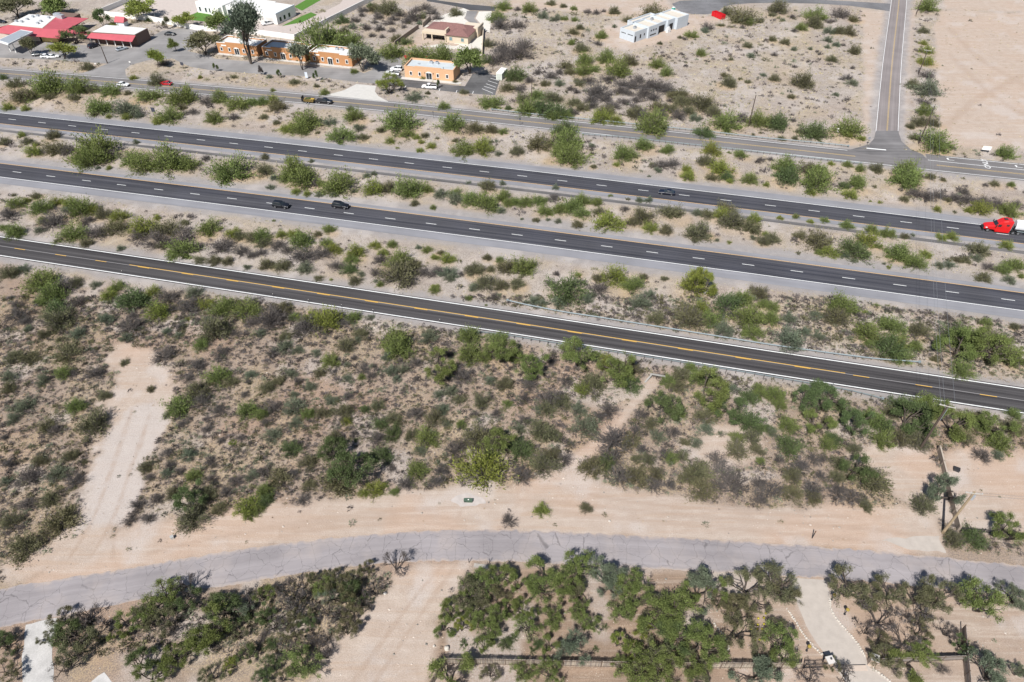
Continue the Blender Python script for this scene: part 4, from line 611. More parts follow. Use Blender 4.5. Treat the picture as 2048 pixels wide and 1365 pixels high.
# planted and tall trees near the buildings: centre of the crown in the photograph, crown width, total height, kind, label
TALL = [(27, 15, 56, 7.5, 'o', 'y', 'olive tree at the far left behind the restaurant'), (82, 15, 52, 7, 'g', 'y', 'green tree behind the restaurant white flat roof'), (125, 14, 55, 7, 'g', 'y', 'green tree behind the restaurant, rightmost of the three'), (277, 18, 50, 7, 'l', 'y', 'lime green tree inside the white walled gravel yard'),
 (200, 34, 23, 7, 'd', 'y', 'narrow dark tree between restaurant and white wall corner'), (147, 74, 56, 5.5, 'd', 'd', 'broad dark green tree hugging the restaurant veranda'), (57, 93, 28, 6.5, 'o', 'y', 'olive street tree beside the canopy and parked cars'), (122, 101, 40, 5.5, 'l', 'y', 'lime green tree over the parked white cars'), (347, 87, 20, 5, 'g', 'y', 'small green tree alone in the grey car park'),
 (370, 40, 34, 5.5, 'l', 'y', 'lime green tree in front of the white wall'), (332, 45, 13, 4.5, 'o', 'y', 'thin small tree beside the white wall'), (445, 45, 46, 8, 'g', 'y', 'bushy green tree in front of the white house'), (405, 88, 52, 7.5, 'o', 'y', 'grey olive tree at the left end of the offices'), (310, 116, 28, 6, 'l', 'y', 'lime green tree on the island by the car park entrance'), (430, 135, 9, 3, 'd', 'y', 'tiny dark tree on the office verge, leftmost'), (520, 141, 9, 3.2, 'k', 'y', 'tiny bare tree on the office verge'), (557, 147, 8, 3, 'd', 'y', 'tiny dark tree on the office verge, third from left'), (631, 151, 9, 3.6, 'd', 'y', 'tiny dark tree at the right end of the office verge'),
 (600, 112, 40, 9, 'b', 'y', 'sage green tree before the gap between second and third offices'), (722, 117, 50, 8.5, 'b', 'y', 'sage grey tree at the right end of the third office'), (940, 118, 52, 9, 'g', 'y', 'large grey green tree behind the fourth office'), (777, 170, 46, 6, 'l', 'd', 'bright lime tree beside the concrete apron'), (650, 75, 40, 6, 'b', 'y', 'pale tree among the green thicket behind the offices'), (1886, 982, 62, 5.5, 'b', 'd', 'blue grey pine-like tree over the long masonry wall'), (877, 167, 7, 3, 'd', 'y', 'tiny dark tree beside the parked white pickup'), (1398, 568, 58, 6, 'l', 'd', 'bright lime palo verde above the drain mouth')]
for (px, py, w_, ht, kd, form, label) in TALL:
    rad = w_ * mpp(px, py) / 2 * 1.05; g_ = P(px, py, ht * (.62 if form == 'y' else .5)); tr, cr = (YTREE if form == 'y' else TREE)[kd][r.integers(0, 2)]
    o = thing('shade_tree', label, 'tree', (g_[0], g_[1], 0), r.uniform(0, 6.28), 'planted trees'); k_ = ht / (1.9 if form == 'y' else .95); o.scale = (rad, rad, k_); link('trunk', tr, o); link('crown', cr, o)
for (px, py, w_, ht, label) in [(502, 129, 66, 21, 'very tall dark eucalyptus tree in front of the white house'), ]:
    g_ = P(px, py); tr, cr = ETREE[0]; o = thing('eucalyptus_tree', label, 'tree', (g_[0], g_[1], 0), 1.0); rad = w_ * mpp(px, py) / 2 * 1.1; o.scale = (rad, rad, ht / 2.6); link('trunk', tr, o); link('crown', cr, o)

# ------------------------------------------------------------------ ground cover nobody could count: straw tufts, low brush, stones
def scatter(n, xr, yr, seed, dens):
    r_ = np.random.default_rng(seed); x = r_.uniform(*xr, n); y = r_.uniform(*yr, n); keep = np.abs(x) < 66 + .6 * y; x, y = x[keep], y[keep]; m_ = masks(x, y); rd_, ba, pv, wb = m_
    ok = (rd_ > .9) & (pv > .4) & (r_.random(len(x)) < dens(x, y, ba, rd_)); return x[ok], y[ok], terrain(x, y, m_)[ok]
def stuff_mesh(name, x, y, z, tmpl, size, mats, seed, tone=None):
    """tmpl: list of (k,3,3) triangle templates; merges one copy per point"""
    r_ = np.random.default_rng(seed); which = r_.integers(0, len(tmpl), len(x)); Vs = []; tv = []
    for j, tp in enumerate(tmpl):
        s_ = which == j; n_ = s_.sum(); a_ = r_.uniform(0, 6.28, n_); c_, sn = np.cos(a_), np.sin(a_); sz = size[s_]; tp = tp.reshape(-1, 3)
        vx = tp[None, :, 0] * c_[:, None] - tp[None, :, 1] * sn[:, None]; vy = tp[None, :, 0] * sn[:, None] + tp[None, :, 1] * c_[:, None]
        Vs.append(np.stack([vx * sz[:, None] + x[s_][:, None], vy * sz[:, None] + y[s_][:, None], tp[None, :, 2] * sz[:, None] + z[s_][:, None]], -1).reshape(-1, 3)); tv.append(np.repeat(r_.uniform(0, 1, n_), len(tp)))
    V = np.vstack(Vs); me = np_mesh(name, V, np.arange(len(V)).reshape(-1, 3), mats, {'v': np.concatenate(tv)}); return link(name, me)
r = np.random.default_rng(5)
def tuft(n):
    d = r.normal(0, 1, (n, 3)); d[:, 2] = np.abs(d[:, 2]) + .5; d /= np.linalg.norm(d, axis=1)[:, None]; return tri_leaves(r.normal(0, .22, (n, 3)) * np.array([1, 1, .15]), d, .22, r, 2.6, .15).reshape(-1, 3, 3)
def lowbush(n, sz=.16):
    a = r.uniform(0, 6.28, n); el = np.arccos(r.uniform(.15, 1, n)); d = np.stack([np.sin(el) * np.cos(a), np.sin(el) * np.sin(a), np.cos(el)], -1); p = d * r.uniform(.25, .85, (n, 1)); p[:, 2] *= .8; return tri_leaves(p, d, sz, r, 2.4, .25).reshape(-1, 3, 3)
STRAW = leaf_mat('dry_straw', (.30, .235, .15)); 
x, y, z = scatter(80000, (-130, 130), (44, 132), 1, lambda x, y, ba, rd_: np.where(ba > .4, .012, .25 + .6 * sstep(.4, .65, fbm(x, y, 7, 91))))
x2, y2, z2 = scatter(80000, (-270, 250), (118, 350), 2, lambda x, y, ba, rd_: np.where(ba > .4, .06, .15 + .7 * sstep(.4, .65, fbm(x, y, 9, 93))))
PSTRAW = leaf_mat('pale_straw', (.40, .345, .215))
props(stuff_mesh('dry_grass', x, y, z, [tuft(6) for _ in range(6)], np.random.default_rng(8).uniform(.16, .45, len(x)), [STRAW], 3), 'tan dry grass tufts scattered through the nearer brush field', 'grass', kind='stuff')
props(stuff_mesh('pale_dry_grass', x2, y2, z2, [tuft(6) for _ in range(6)], np.random.default_rng(8).uniform(.22, .6, len(x2)) * np.clip(y2 / 160, .9, 1.5), [PSTRAW], 3), 'pale straw grass tufts scattered beyond the two-lane road', 'grass', kind='stuff')
for nm, key, sd_, dn, lab in (('low_grey_brush', 'k', 21, 1.3, 'low grey dead brush covering the desert soil'), ('low_green_brush', 'o', 22, .4, 'low olive scrub seedlings covering the desert soil'), ('low_sage_brush', 'b', 23, .28, 'low pale sage scrub covering the desert soil')):
    x, y, z = scatter(34000, (-130, 130), (44, 130), sd_, lambda x, y, ba, rd_: np.where(ba > .35, .003, dn * np.where((y < 60) & (x < -8), 2.2, 1) * (.25 + .9 * sstep(.35, .6, fbm(x, y, 10, sd_ + 5))) * sstep(.8, 3, rd_)))
    x2, y2, z2 = scatter(15000, (-270, 250), (118, 350), sd_ + 40, lambda x, y, ba, rd_: np.where(ba > .35, .004, .5 * dn * (.15 + .9 * sstep(.4, .65, fbm(x, y, 14, sd_ + 9))) * sstep(2, 5, rd_)))
    x, y, z = np.r_[x, x2], np.r_[y, y2], np.r_[z, z2]; sz = np.random.default_rng(sd_).gamma(4, .125, len(x)).clip(.2, 1.3) * np.clip(y / 120, .85, 1.5)
    props(stuff_mesh(nm, x, y, z, [lowbush(52, .15) for _ in range(6)], sz, [LEAF[key]], sd_), lab, 'scrub', kind='stuff')
ROCK = leaf_mat('pale_stones', (.42, .36, .31))
def rock():
    a = r.uniform(.6, 1.2, 6); v = np.array([[a[0], 0, 0], [0, a[1], 0], [-a[2], 0, 0], [0, -a[3], 0], [0, 0, a[4] * .8]]); return v[np.array([[0, 1, 4], [1, 2, 4], [2, 3, 4], [3, 0, 4]])]
x, y, z = scatter(26000, (-130, 130), (40, 130), 71, lambda x, y, ba, rd_: .10 + .75 * sstep(.5, .7, fbm(x, y, 8, 97)) + .08 * (ba > .5))
props(stuff_mesh('stones', x, y, z - .02, [rock() for _ in range(8)], np.random.default_rng(9).gamma(2, .045, len(x)).clip(.05, .3), [ROCK], 6), 'small pale stones strewn over the bare soil', 'stones', kind='stuff')
# ------------------------------------------------------------------ buildings
ORANGE = M('orange_stucco', (.43, .215, .10), .9, .08, 1.2, bump=.15); PEACH = M('peach_stucco', (.60, .36, .21), .9, .07, 1.2, bump=.15); WHITE_ST = M('white_stucco', (.76, .74, .71), .85, .06, .8); WHITE_ROOF = M('white_coated_roof', (.62, .615, .60), .7, .10, .5); GREY_ROOF = M('grey_membrane_roof', (.46, .50, .52), .7, .10, .5)
TAN_ST = M('tan_stucco', (.56, .47, .36), .9, .07, 1); TILE = M('brown_roof_tiles', (.20, .105, .095), .8, .35, 2.5, bump=.5); RED_ROOF = M('red_metal_roof', (.44, .095, .115), .55, .10, .5, bump=.1); UNIT = M('rooftop_unit_metal', (.45, .47, .50), .5, .15, 3, .4); DARKIN = M('dark_interior', (.025, .022, .022), .9, .2, 1); BLOCK = M('grey_block_wall', (.50, .54, .58), .9, .10, 1.5, bump=.2); PLY = M('plywood_deck', (.54, .49, .42), .9, .12, .8); WOODB = M('brown_wood', (.17, .09, .05), .85, .25, 4); BROWN_W = M('dark_brick_wall', (.17, .11, .09), .9, .2, 3); DARK_MET = M('dark_metal', (.05, .05, .055), .5, .2, 3, .3); GALV = M('galvanised_steel', (.235, .275, .29), .65, .12, 2, .1); POLEWOOD = M('pole_timber', (.075, .055, .045), .9, .25, 3); PALEWOOD = M('pale_pole_timber', (.30, .23, .15), .9, .25, 3); YELLOW_W = M('yellow_wall', (.66, .50, .20), .9, .08, 1); BLUEGLASS = glass_mat('pale_glass', (.12, .2, .22)); STONEW = M('masonry_wall', (.27, .22, .18), .9, .25, 3, bump=.5); WHITE_W = M('white_garden_wall', (.74, .72, .69), .9, .07, .7); BLUE_WH = M('pale_blue_white_wall', (.66, .70, .74), .9, .05, .7)
def frame(pl_, pr_, z):                # thing frame from the two upper front corners
    a, b_ = P(*pl_, z), P(*pr_, z); d = b_ - a; return (a[0], a[1], 0), math.atan2(d[1], d[0]), float(np.linalg.norm(d))
def window(parent, x, z, w_, h_, y=0, frame_m=None, pane_m=None, arch=False, nm='window', t_=.14):
    """on the wall plane y (facing -y): a proud frame with a recessed pane"""
    fm = frame_m or WHITE_ST; mb = MB(); b_ = .16
    mb.box(x - w_ / 2 - b_, x + w_ / 2 + b_, y - t_, y + .02, z - b_, z); mb.box(x - w_ / 2 - b_, x + w_ / 2 + b_, y - t_, y + .02, z + h_, z + h_ + b_)
    for s_ in (-1, 1): mb.box(x + s_ * (w_ / 2 + b_ / 2) - b_ / 2, x + s_ * (w_ / 2 + b_ / 2) + b_ / 2, y - t_ + .002, y + .02, z, z + h_)
    if arch: mb.prism([(x - w_ / 2 - b_, z + h_ + b_), (x + w_ / 2 + b_, z + h_ + b_), (x + w_ / 3, z + h_ + b_ + .35), (x - w_ / 3, z + h_ + b_ + .35)], 0, 1) if False else mb.box(x - w_ / 3, x + w_ / 3, y - t_, y + .02, z + h_ + b_ + .001, z + h_ + b_ + .3)
    o = mb.build(nm, fm, parent); MB().box(x - w_ / 2, x + w_ / 2, y - t_ * .45, y + .015, z, z + h_).build('pane', pane_m or GLASS, o); return o
def flat_building(name, label, loc, rz, W_, D_, H_, wall, roofm, cap, par=.55, raised=None, cat='building', facade=None):
    t_ = thing(name, label, cat, loc, rz); th = .3; mb = MB()
    mb.box(0, W_, 0, th, 0, H_ - .001); mb.box(0, W_, D_ - th, D_, 0, H_ - .001); mb.box(0, th, th, D_ - th, 0, H_); mb.box(W_ - th, W_, th, D_ - th, 0, H_)
    if raised: mb.box(raised[0], raised[1], -.02, th + .02, H_ - .3, H_ + raised[2])
    mb.build('wall', wall, t_); rf = MB().box(th, W_ - th, th, D_ - th, H_ - par - .2, H_ - par).build('roof', roofm, t_)
    mc = MB(); c_ = .05
    for a in ((-c_, W_ + c_, -c_, th + c_), (-c_, W_ + c_, D_ - th - c_, D_ + c_), (-c_, th + c_, th + c_, D_ - th - c_), (W_ - th - c_, W_ + c_, th + c_, D_ - th - c_)):
        if raised and a[2] < 0: mc.box(a[0], raised[0], a[2], a[3], H_, H_ + .1); mc.box(raised[1], a[1], a[2], a[3], H_, H_ + .1)
        else: mc.box(*a, H_, H_ + .1)
    mc.build('parapet_cap', cap, t_); return t_, rf
def ac_unit(parent, x, y, z, w_=1.3, rz=0):
    o = MB().box(-w_ / 2, w_ / 2, -.5, .5, 0, .15).box(-w_ / 2 + .02, w_ / 2 - .02, -.48, .48, .15, .95).build('rooftop_unit', UNIT, parent, (x, y, z), rz)
    MB().tube((0, 0, .951), (0, 0, 1.05), .36, n=10).build('fan_grille', DARK_MET, o)
OFF = [((432, 85), (512, 92.7), 'first orange stucco office from the left with white flat roof', ORANGE), ((522.6, 94), (608, 103), 'second orange stucco office from the left with white flat roof', ORANGE), ((618, 103.5), (702, 112.5), 'third orange stucco office from the left with white flat roof', ORANGE)]
for j, (a, b_, lab, wm) in enumerate(OFF):
    loc, rz, W_ = frame(a, b_, 4.3); t_, rf = flat_building('stucco_office', lab, loc, rz, W_, 8.6, 4.3, wm, WHITE_ROOF, WHITE_ST, raised=(W_ * .22, W_ * .72, .35)); t_['group'] = 'stucco offices'
    for f_ in (.1, .30, .66, .88): window(t_, W_ * f_, 1.15, .85, 1.3)
    d_ = window(t_, W_ * .48, .03, 2.0, 2.4, arch=True, nm='entrance', pane_m=GLASS); MB().box(W_ * .48 - .04, W_ * .48 + .04, -.13, -.02, .03, 2.43).build('mullion', WHITE_ST, d_)
    MB().box(W_ * .11, W_ * .24, -.1, -.01, 3.1, 3.55).build('sign_board', WHITE_ST, t_)
    for x_ in (.5, .62): ac_unit(t_, W_ * x_, 6.2, 3.75)
    for f_ in (.40, .56): MB().box(W_ * f_ - .1, W_ * f_ + .1, -.22, -.01, 2.2, 2.6).build('wall_lamp', DARK_MET, t_)
    sheet('pavement', np.array([np.array(loc[:2]) + W_ * u_ * np.array([math.cos(rz), math.sin(rz)]) + v_ * np.array([-math.sin(rz), math.cos(rz)]) for u_, v_ in ((0, -.05), (0, -2.0), (1, -2.0), (1, -.05))]), .075, CONC)
loc, rz, W_ = frame((808, 132.5), (906.5, 141.5), 4.3); t_, rf = flat_building('stucco_office', 'peach stucco office with grey flat roof beside the sealed car park', loc, rz, W_, 8.8, 4.3, PEACH, GREY_ROOF, PEACH, raised=(W_ * .22, W_ * .75, .35)); t_['group'] = 'stucco offices'
for f_ in (.13, .31, .68, .87): window(t_, W_ * f_, 1.15, .8, 1.25)
d_ = window(t_, W_ * .50, .03, 2.2, 2.4, arch=True, nm='entrance'); MB().box(W_ * .5 - .04, W_ * .5 + .04, -.13, -.02, .03, 2.43).build('mullion', WHITE_ST, d_)
for x_ in (.45, .57): ac_unit(t_, W_ * x_, 6.4, 3.75)
for f_ in (.42, .59): MB().box(W_ * f_ - .1, W_ * f_ + .1, -.22, -.01, 2.2, 2.6).build('wall_lamp', DARK_MET, t_)
MB().tube((W_ * .78, 1.2, 3.75), (W_ * .78, 1.2, 4.7), .12).build('vent_pipe', DARK_MET, t_); MB().box(W_ * .2, W_ * .2 + .9, 4.2, 5.1, 3.75, 3.95).build('roof_hatch', UNIT, t_)
sheet('pavement', np.array([np.array(loc[:2]) + W_ * u_ * np.array([math.cos(rz), math.sin(rz)]) + v_ * np.array([-math.sin(rz), math.cos(rz)]) for u_, v_ in ((-.06, -.05), (-.06, -2.4), (1.16, -2.4), (1.16, -.05))]), .075, CONC)
# tiled house
loc, rz, W_ = frame((846, 64), (935.5, 74), 3.3); t_ = thing('tiled_house', 'tan house with brown tiled hip roof and shaded patio', 'house', loc, rz); D_ = 13
MB().box(0, W_ - .3, 3.2, D_, 0, 3.28).box(W_ * .52, W_, 0, 3.2, 0, 3.28).build('wall', TAN_ST, t_)
def hip(x0, x1, y0, y1, z0, hh, ov=.5):
    x0 -= ov; x1 += ov; y0 -= ov; y1 += ov; r_ = (y1 - y0) / 2 if (y1 - y0) < (x1 - x0) else (x1 - x0) / 2; mb = MB()
    ym = (y0 + y1) / 2; a, b_ = (x0 + r_, ym, z0 + hh), (x1 - r_, ym, z0 + hh); q_ = [(x0, y0, z0), (x1, y0, z0), (x1, y1, z0), (x0, y1, z0)]; u_ = [(p[0], p[1], z0 - .18) for p in q_]
    mb.add(q_ + u_ + [a, b_], [(0, 1, 9, 8), (1, 2, 9), (2, 3, 8, 9), (3, 0, 8), (7, 6, 5, 4), (0, 4, 5, 1), (1, 5, 6, 2), (2, 6, 7, 3), (3, 7, 4, 0)]); return mb
rf = hip(0, W_ - .3, 3.0, D_, 3.46, 2.0).build('roof', TILE, t_); hip(W_ * .52, W_, -.1, 8, 3.40, 1.55).build('wing_roof', TILE, t_)
rdg = MB(); rdg.tube((5, 8, 5.5), (W_ - 5, 8, 5.5), .14, n=6); rdg.build('ridge_tiles', M('ridge_tile', (.24, .13, .115), .8, .3, 3), rf)
MB().box(-.4, W_ * .52, -.4, 3.2, 2.75, 3.75).build('patio_parapet', TAN_ST, t_)
for x_ in (-.1, W_ * .2, W_ * .50): MB().box(x_ - .22, x_ + .22, -.3, .14, 0, 2.75).build('patio_column', TAN_ST, t_)
MB().box(.1, W_ * .51, 3.1, 3.19, .05, 2.6).build('patio_door', GLASS, t_); MB().box(W_ * .5, W_ * .5 + .6, -.3, 3.5, 3.3, 5.2).build('parapet_pier', TAN_ST, t_)
for x_ in (.62, .88): window(t_, W_ * x_, 1.0, 1.3, 1.4, y=0, frame_m=TAN_ST, pane_m=BLUEGLASS)
MB().box(W_ * .70, W_ + 1.2, 9.5, 16, 0, 3.9).build('garage_block', TAN_ST, t_); MB().box(W_ * .70 + .3, W_ + .9, 9.8, 15.7, 3.9, 3.93).build('garage_roof', M('tan_flat_roof', (.58, .5, .4), .9, .1, 1), t_)
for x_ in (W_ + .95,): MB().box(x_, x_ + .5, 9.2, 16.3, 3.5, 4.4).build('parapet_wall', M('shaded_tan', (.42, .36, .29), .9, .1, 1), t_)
def wall_run(name, label, pts, h_, th, mat, z=0, cat='wall', cap=None, group=None):
    pts = np.array(pts); a = pts[0]; t_ = thing(name, label, cat, (a[0], a[1], 0), 0, group)
    for i in range(len(pts) - 1):
        p, q = pts[i] - a, pts[i + 1] - a; d = q - p; L = np.linalg.norm(d); an = math.atan2(d[1], d[0]); MB().box(-th / 2 + .003 * i, L + th / 2, -th / 2 - .002 * i, th / 2 + .002 * i, z, h_ + .004 * i).build('wall_panel', mat, t_, (p[0], p[1], 0), an)
        if cap: MB().box(-th / 2, L + th / 2, -th / 2 - .05, th / 2 + .05, h_ + .005 + .004 * i, h_ + .09).build('wall_cap', cap, t_, (p[0], p[1], 0), an)
    return t_
wall_run('garden_wall', 'brown masonry wall left of the tiled house', PP([(837, 58), (790, 92)]), 1.9, .3, STONEW); wall_run('garden_wall', 'tan masonry wall right of the tiled house', PP([(967, 60), (964, 115)]), 1.9, .3, TAN_ST); wall_run('garden_wall', 'low brown wall behind the tiled house', PP([(861, 40), (846, 55)]), 1.9, .3, STONEW)
wall_run('wooden_gate', 'brown wooden gate panel right of the tiled house', PP([(948, 64), (965, 66)]), 1.8, .12, WOODB, cat='gate')
# block house under construction
loc, rz, W_ = frame((1233, 80), (1270, 87), 0); t_ = thing('block_house', 'unfinished grey block house with flat plywood roofs', 'house', loc, 0); e1 = P(1270, 87) - P(1233, 80); ang = R(42.0); ux = np.array([math.cos(ang), math.sin(ang)]); uy = np.array([-math.sin(ang), math.cos(ang)])
fr0 = np.array(P(1270, 87)); t_.location = (fr0[0], fr0[1], 0); t_.rotation_euler = (0, 0, ang)
def blk(x0, x1, y0, y1, h_, par=.6):
    mb = MB(); th = .3; mb.box(x0, x1, y0, y0 + th, 0, h_).box(x0, x1, y1 - th, y1, 0, h_ - .002).box(x0, x0 + th, y0 + th, y1 - th, 0, h_ - .004).box(x1 - th, x1, y0 + th, y1 - th, 0, h_ - .004); mb.build('wall', BLOCK, t_); MB().box(x0 + th, x1 - th, y0 + th, y1 - th, h_ - par - .2, h_ - par).build('roof_deck', PLY, t_)
blk(0, 8.5, .8, 9.0, 4.4); blk(8.5, 15.5, 0, 8.4, 4.9); blk(15.5, 22, 1.2, 10.5, 4.5); blk(22, 27, .2, 9.5, 4.8); blk(27, 35, -1.2, 9.0, 5.0); blk(10, 26, 10.5, 13.5, 4.2)
for x_, z_, w_, h_, y_ in ((.9, .1, .9, 2.4, .8), (4.2, 1.0, .9, 1.6, .8), (6.8, 1.6, .7, .9, .8), (10.4, 2.6, .8, .7, 0), (12, 2.6, .8, .7, 0), (13.6, 2.6, .8, .7, 0), (11.8, .8, 4.2, .5, 0), (24.5, .05, 2.6, 2.9, .2), (19, .05, 4.2, 3.0, 1.2)): MB().box(x_ - w_ / 2, x_ + w_ / 2, y_ - .012, y_ + .1, z_, z_ + h_).build('opening', DARKIN, t_)
for y_, w_ in ((3, 3.0), (6.9, 2.6)): MB().box(-.015, .1, y_ - w_ / 2, y_ + w_ / 2, 2.55, 2.85).build('lintel_gap', DARKIN, t_)
MB().box(20.5, 22.5, -1.4, -.2, 0, 1.5).box(20.9, 22.1, -1.2, -.4, 1.5, 2.3).build('wrapped_pallet', M('white_plastic_wrap', (.7, .7, .7), .4, .2, 2), t_)
for x_, y_ in ((5, 5), (19, 7)): ac_unit(t_, x_, y_, 3.8 if x_ < 9 else 3.9, 1.5)
# white modern house
t_ = thing('white_house', 'white flat-roofed modern house with green lawns', 'house', (*P(556, 50), 0), R(-23)); 
MB().box(-12, 0, 0, 14, 0, 4.6).build('garage_wing', WHITE_ST, t_); MB().box(-11.7, -.3, .3, 13.7, 4.6, 4.63).build('garage_roof', WHITE_ROOF, t_); MB().box(-30, -12, 1.5, 16, 0, 4.3).build('middle_wing', WHITE_ST, t_); MB().box(-29.7, -12.3, 1.8, 15.7, 4.3, 4.33).build('middle_roof', WHITE_ROOF, t_)
MB().box(-46, -30, -.5, 14, 0, 4.8).build('bedroom_wing', WHITE_ST, t_); MB().box(-45.7, -30.3, -.2, 13.7, 4.8, 4.83).build('bedroom_roof', WHITE_ROOF, t_); MB().box(-36, -31, -2.4, -.5, 0, 4.2).build('entrance_block', WHITE_ST, t_)
for x_ in (-9.2, -4.2): MB().box(x_ - 2.2, x_ + 2.2, -.05, .1, .02, 2.7).build('garage_door', M('garage_door_white', (.6, .57, .54), .7, .05, 1), t_)
for x_, w_ in ((-44, 1), (-40.5, 1), (-38, 1.2), (-28, 2.4), (-24, 1.6)): window(t_, x_, .9, w_, 1.9, y=-.5 if x_ < -30 else 1.5, frame_m=BLUE_WH)
for y_ in (2.5, 5.5, 9): o = MB().box(-.02, .12, y_ - .6, y_ + .6, .9, 2.6).build('side_window', GLASS, t_)
MB().box(-.4, .02, 0, 14, 4.3, 4.9).build('side_parapet', BLUE_WH, t_)
wall_run('perimeter_wall', 'long white perimeter wall around the walled gravel yard', PP([(262, 3), (195, 31), (255, 37), (300, 42), (340, 50), (400, 62), (470, 66), (530, 72), (590, 80), (655, 47), (745, 2)]), 2.2, .3, WHITE_W)
# restaurant with red roofs
t_ = thing('red_roof_restaurant', 'restaurant with red metal roofs and white flat roof', 'restaurant', (0, 0, 0)); wf = lambda pts, z: [tuple(p) for p in PP(pts, z)]
main = wf([(16, 50), (58, 28.5), (114, 33), (85, 57)], 4.6); MB().prism(main, 0, 4.6).build('wall', M('brown_stucco', (.40, .28, .2), .9, .1, 1), t_); MB().prism([tuple(np.array(p) * .97 + np.mean(main, 0) * .03) for p in main], 4.6, 4.66).build('flat_roof', WHITE_ROOF, t_)
def slope(pts_hi, zh, pts_lo, zl, nm):
    a = [(*p, zh) for p in wf(pts_hi, zh)]; b_ = [(*p, zl) for p in wf(pts_lo, zl)]; q_ = a + b_[::-1]; n_ = len(q_); lo = [(x, y, z - .12) for x, y, z in q_]; mb = MB(); mb.add(q_ + lo, [tuple(range(n_)), tuple(range(n_, 2 * n_))[::-1]] + [(i, n_ + i, n_ + (i + 1) % n_, (i + 1) % n_) for i in range(n_)]); return mb.build(nm, RED_ROOF, t_)
slope([(16, 50.5), (85, 57.5)], 4.75, [(-30, 64), (92, 75)], 3.2, 'front_roof'); slope([(-40, 62), (16, 50.5)], 4.6, [(-60, 75), (-30, 65)], 3.4, 'side_roof')
slope([(85, 57.5), (114, 33.5)], 4.9, [(92, 75), (118, 76), (135, 59), (178, 37)], 3.3, 'wing_roof') if False else None
slope([(114, 33), (85, 57.5)], 4.9, [(177, 37), (134, 59)], 3.6, 'wing_roof'); slope([(85, 57.7), (134, 59.2)], 4.85, [(92, 75.4), (118, 77)], 3.2, 'hip_roof')
MB().prism(wf([(88, 68), (130, 62), (165, 42), (120, 38)], 0), 0, 3.1).build('wing_wall', BROWN_W, t_); MB().prism(wf([(86, 84), (118, 86), (128, 70), (90, 66)], 0), 0, 3.0).build('entrance_wall', YELLOW_W, t_); MB().prism(wf([(-40, 82), (82, 83), (84, 66), (-30, 66)], 0), 0, 3.0).build('front_wall', M('pale_stucco', (.55, .45, .38), .9, .1, 1), t_)
slope([(134, 59), (182, 64.5)], 3.5, [(135, 66), (180, 71)], 3.1, 'link_roof')
wing = wf([(183, 64.5), (211, 50), (295, 57), (270, 70)], 4.6); MB().prism(wing, 0, 4.6).build('right_wing_wall', BROWN_W, t_); MB().prism([tuple(np.array(p) * .97 + np.mean(wing, 0) * .03) for p in wing], 4.6, 4.66).build('right_wing_roof', WHITE_ROOF, t_)
slope([(182, 66), (271, 71.5)], 4.3, [(173, 76), (264, 84)], 3.1, 'veranda_roof')
for i in range(6): g_ = P(184 + i * 16.0, 87.5 + i * 1.6); MB().box(-.14, .14, -.14, .14, 0, 3.05).build('veranda_post', WHITE_ST, t_, (g_[0], g_[1], 0), R(-11))
for px, py in ((33, 44), (44, 45), (66, 35), (76, 33), (98, 37), (76, 48), (55, 40), (82, 44)): g_ = P(px, py, 4.7); MB().box(-.5, .5, -.5, .5, 4.66, 5.4).build('roof_vent', UNIT, t_, (g_[0], g_[1], 0), R(-11))
for px, py in ((116, 33), (122, 36)): g_ = P(px, py, 4.7); MB().box(-1.4, 1.4, -1, 1, 4.2, 6.0).build('cooling_unit', UNIT, t_, (g_[0], g_[1], 0), R(-11))
# service canopy
t_ = thing('service_canopy', 'white flat service canopy on a frame before the restaurant', 'canopy', (0, 0, 0)); q_ = wf([(-6, 82), (16, 89), (66, 64), (42, 60)], 5.0)
MB().prism(q_, 4.5, 5.1).build('canopy_slab', M('canopy_white', (.66, .66, .66), .7, .08, 1), t_); MB().prism([tuple(np.array(p) * .9 + np.mean(q_, 0) * .1) for p in q_], 5.1, 5.14).build('canopy_deck', M('canopy_grey', (.28, .31, .35), .7, .1, 1), t_)
for px, py in ((22, 103), (33, 106), (48, 90)): g_ = P(px, py); MB().box(-.18, .18, -.18, .18, 0, 4.5).build('canopy_post', WHITE_ST, t_, (g_[0], g_[1], 0), R(-20))
# red shed
g_ = P(246, 52); t_ = thing('garden_shed', 'small shed with steep red roof behind the restaurant', 'shed', (*g_, 0), R(-12)); MB().box(-2, 2, -1.5, 1.5, 0, 2.2).build('wall', BLUE_WH, t_); MB().add([(-2.4, -1.9, 2.0), (2.4, -1.9, 2.0), (2.4, 1.9, 2.0), (-2.4, 1.9, 2.0), (-2.4, 0, 4.0), (2.4, 0, 4.0)], [(0, 1, 5, 4), (2, 3, 4, 5), (0, 4, 3), (1, 2, 5), (3, 2, 1, 0)]).build('roof', RED_ROOF, t_)
# small shelters in the walled yard
g_ = P(306, 31); t_ = thing('yard_shelter', 'dark shelter with tilted roof inside the white walled yard', 'shelter', (*g_, 0), R(-12)); MB().box(-2.2, 2.2, -1.6, 1.6, 2.2, 2.4).build('roof', M('dark_blue_roof', (.05, .07, .1), .7, .2, 1), t_)
for x_ in (-2, 2):
    for y_ in (-1.4, 1.4): MB().box(x_ - .1, x_ + .1, y_ - .1, y_ + .1, 0, 2.2).build('post', WHITE_ST, t_)
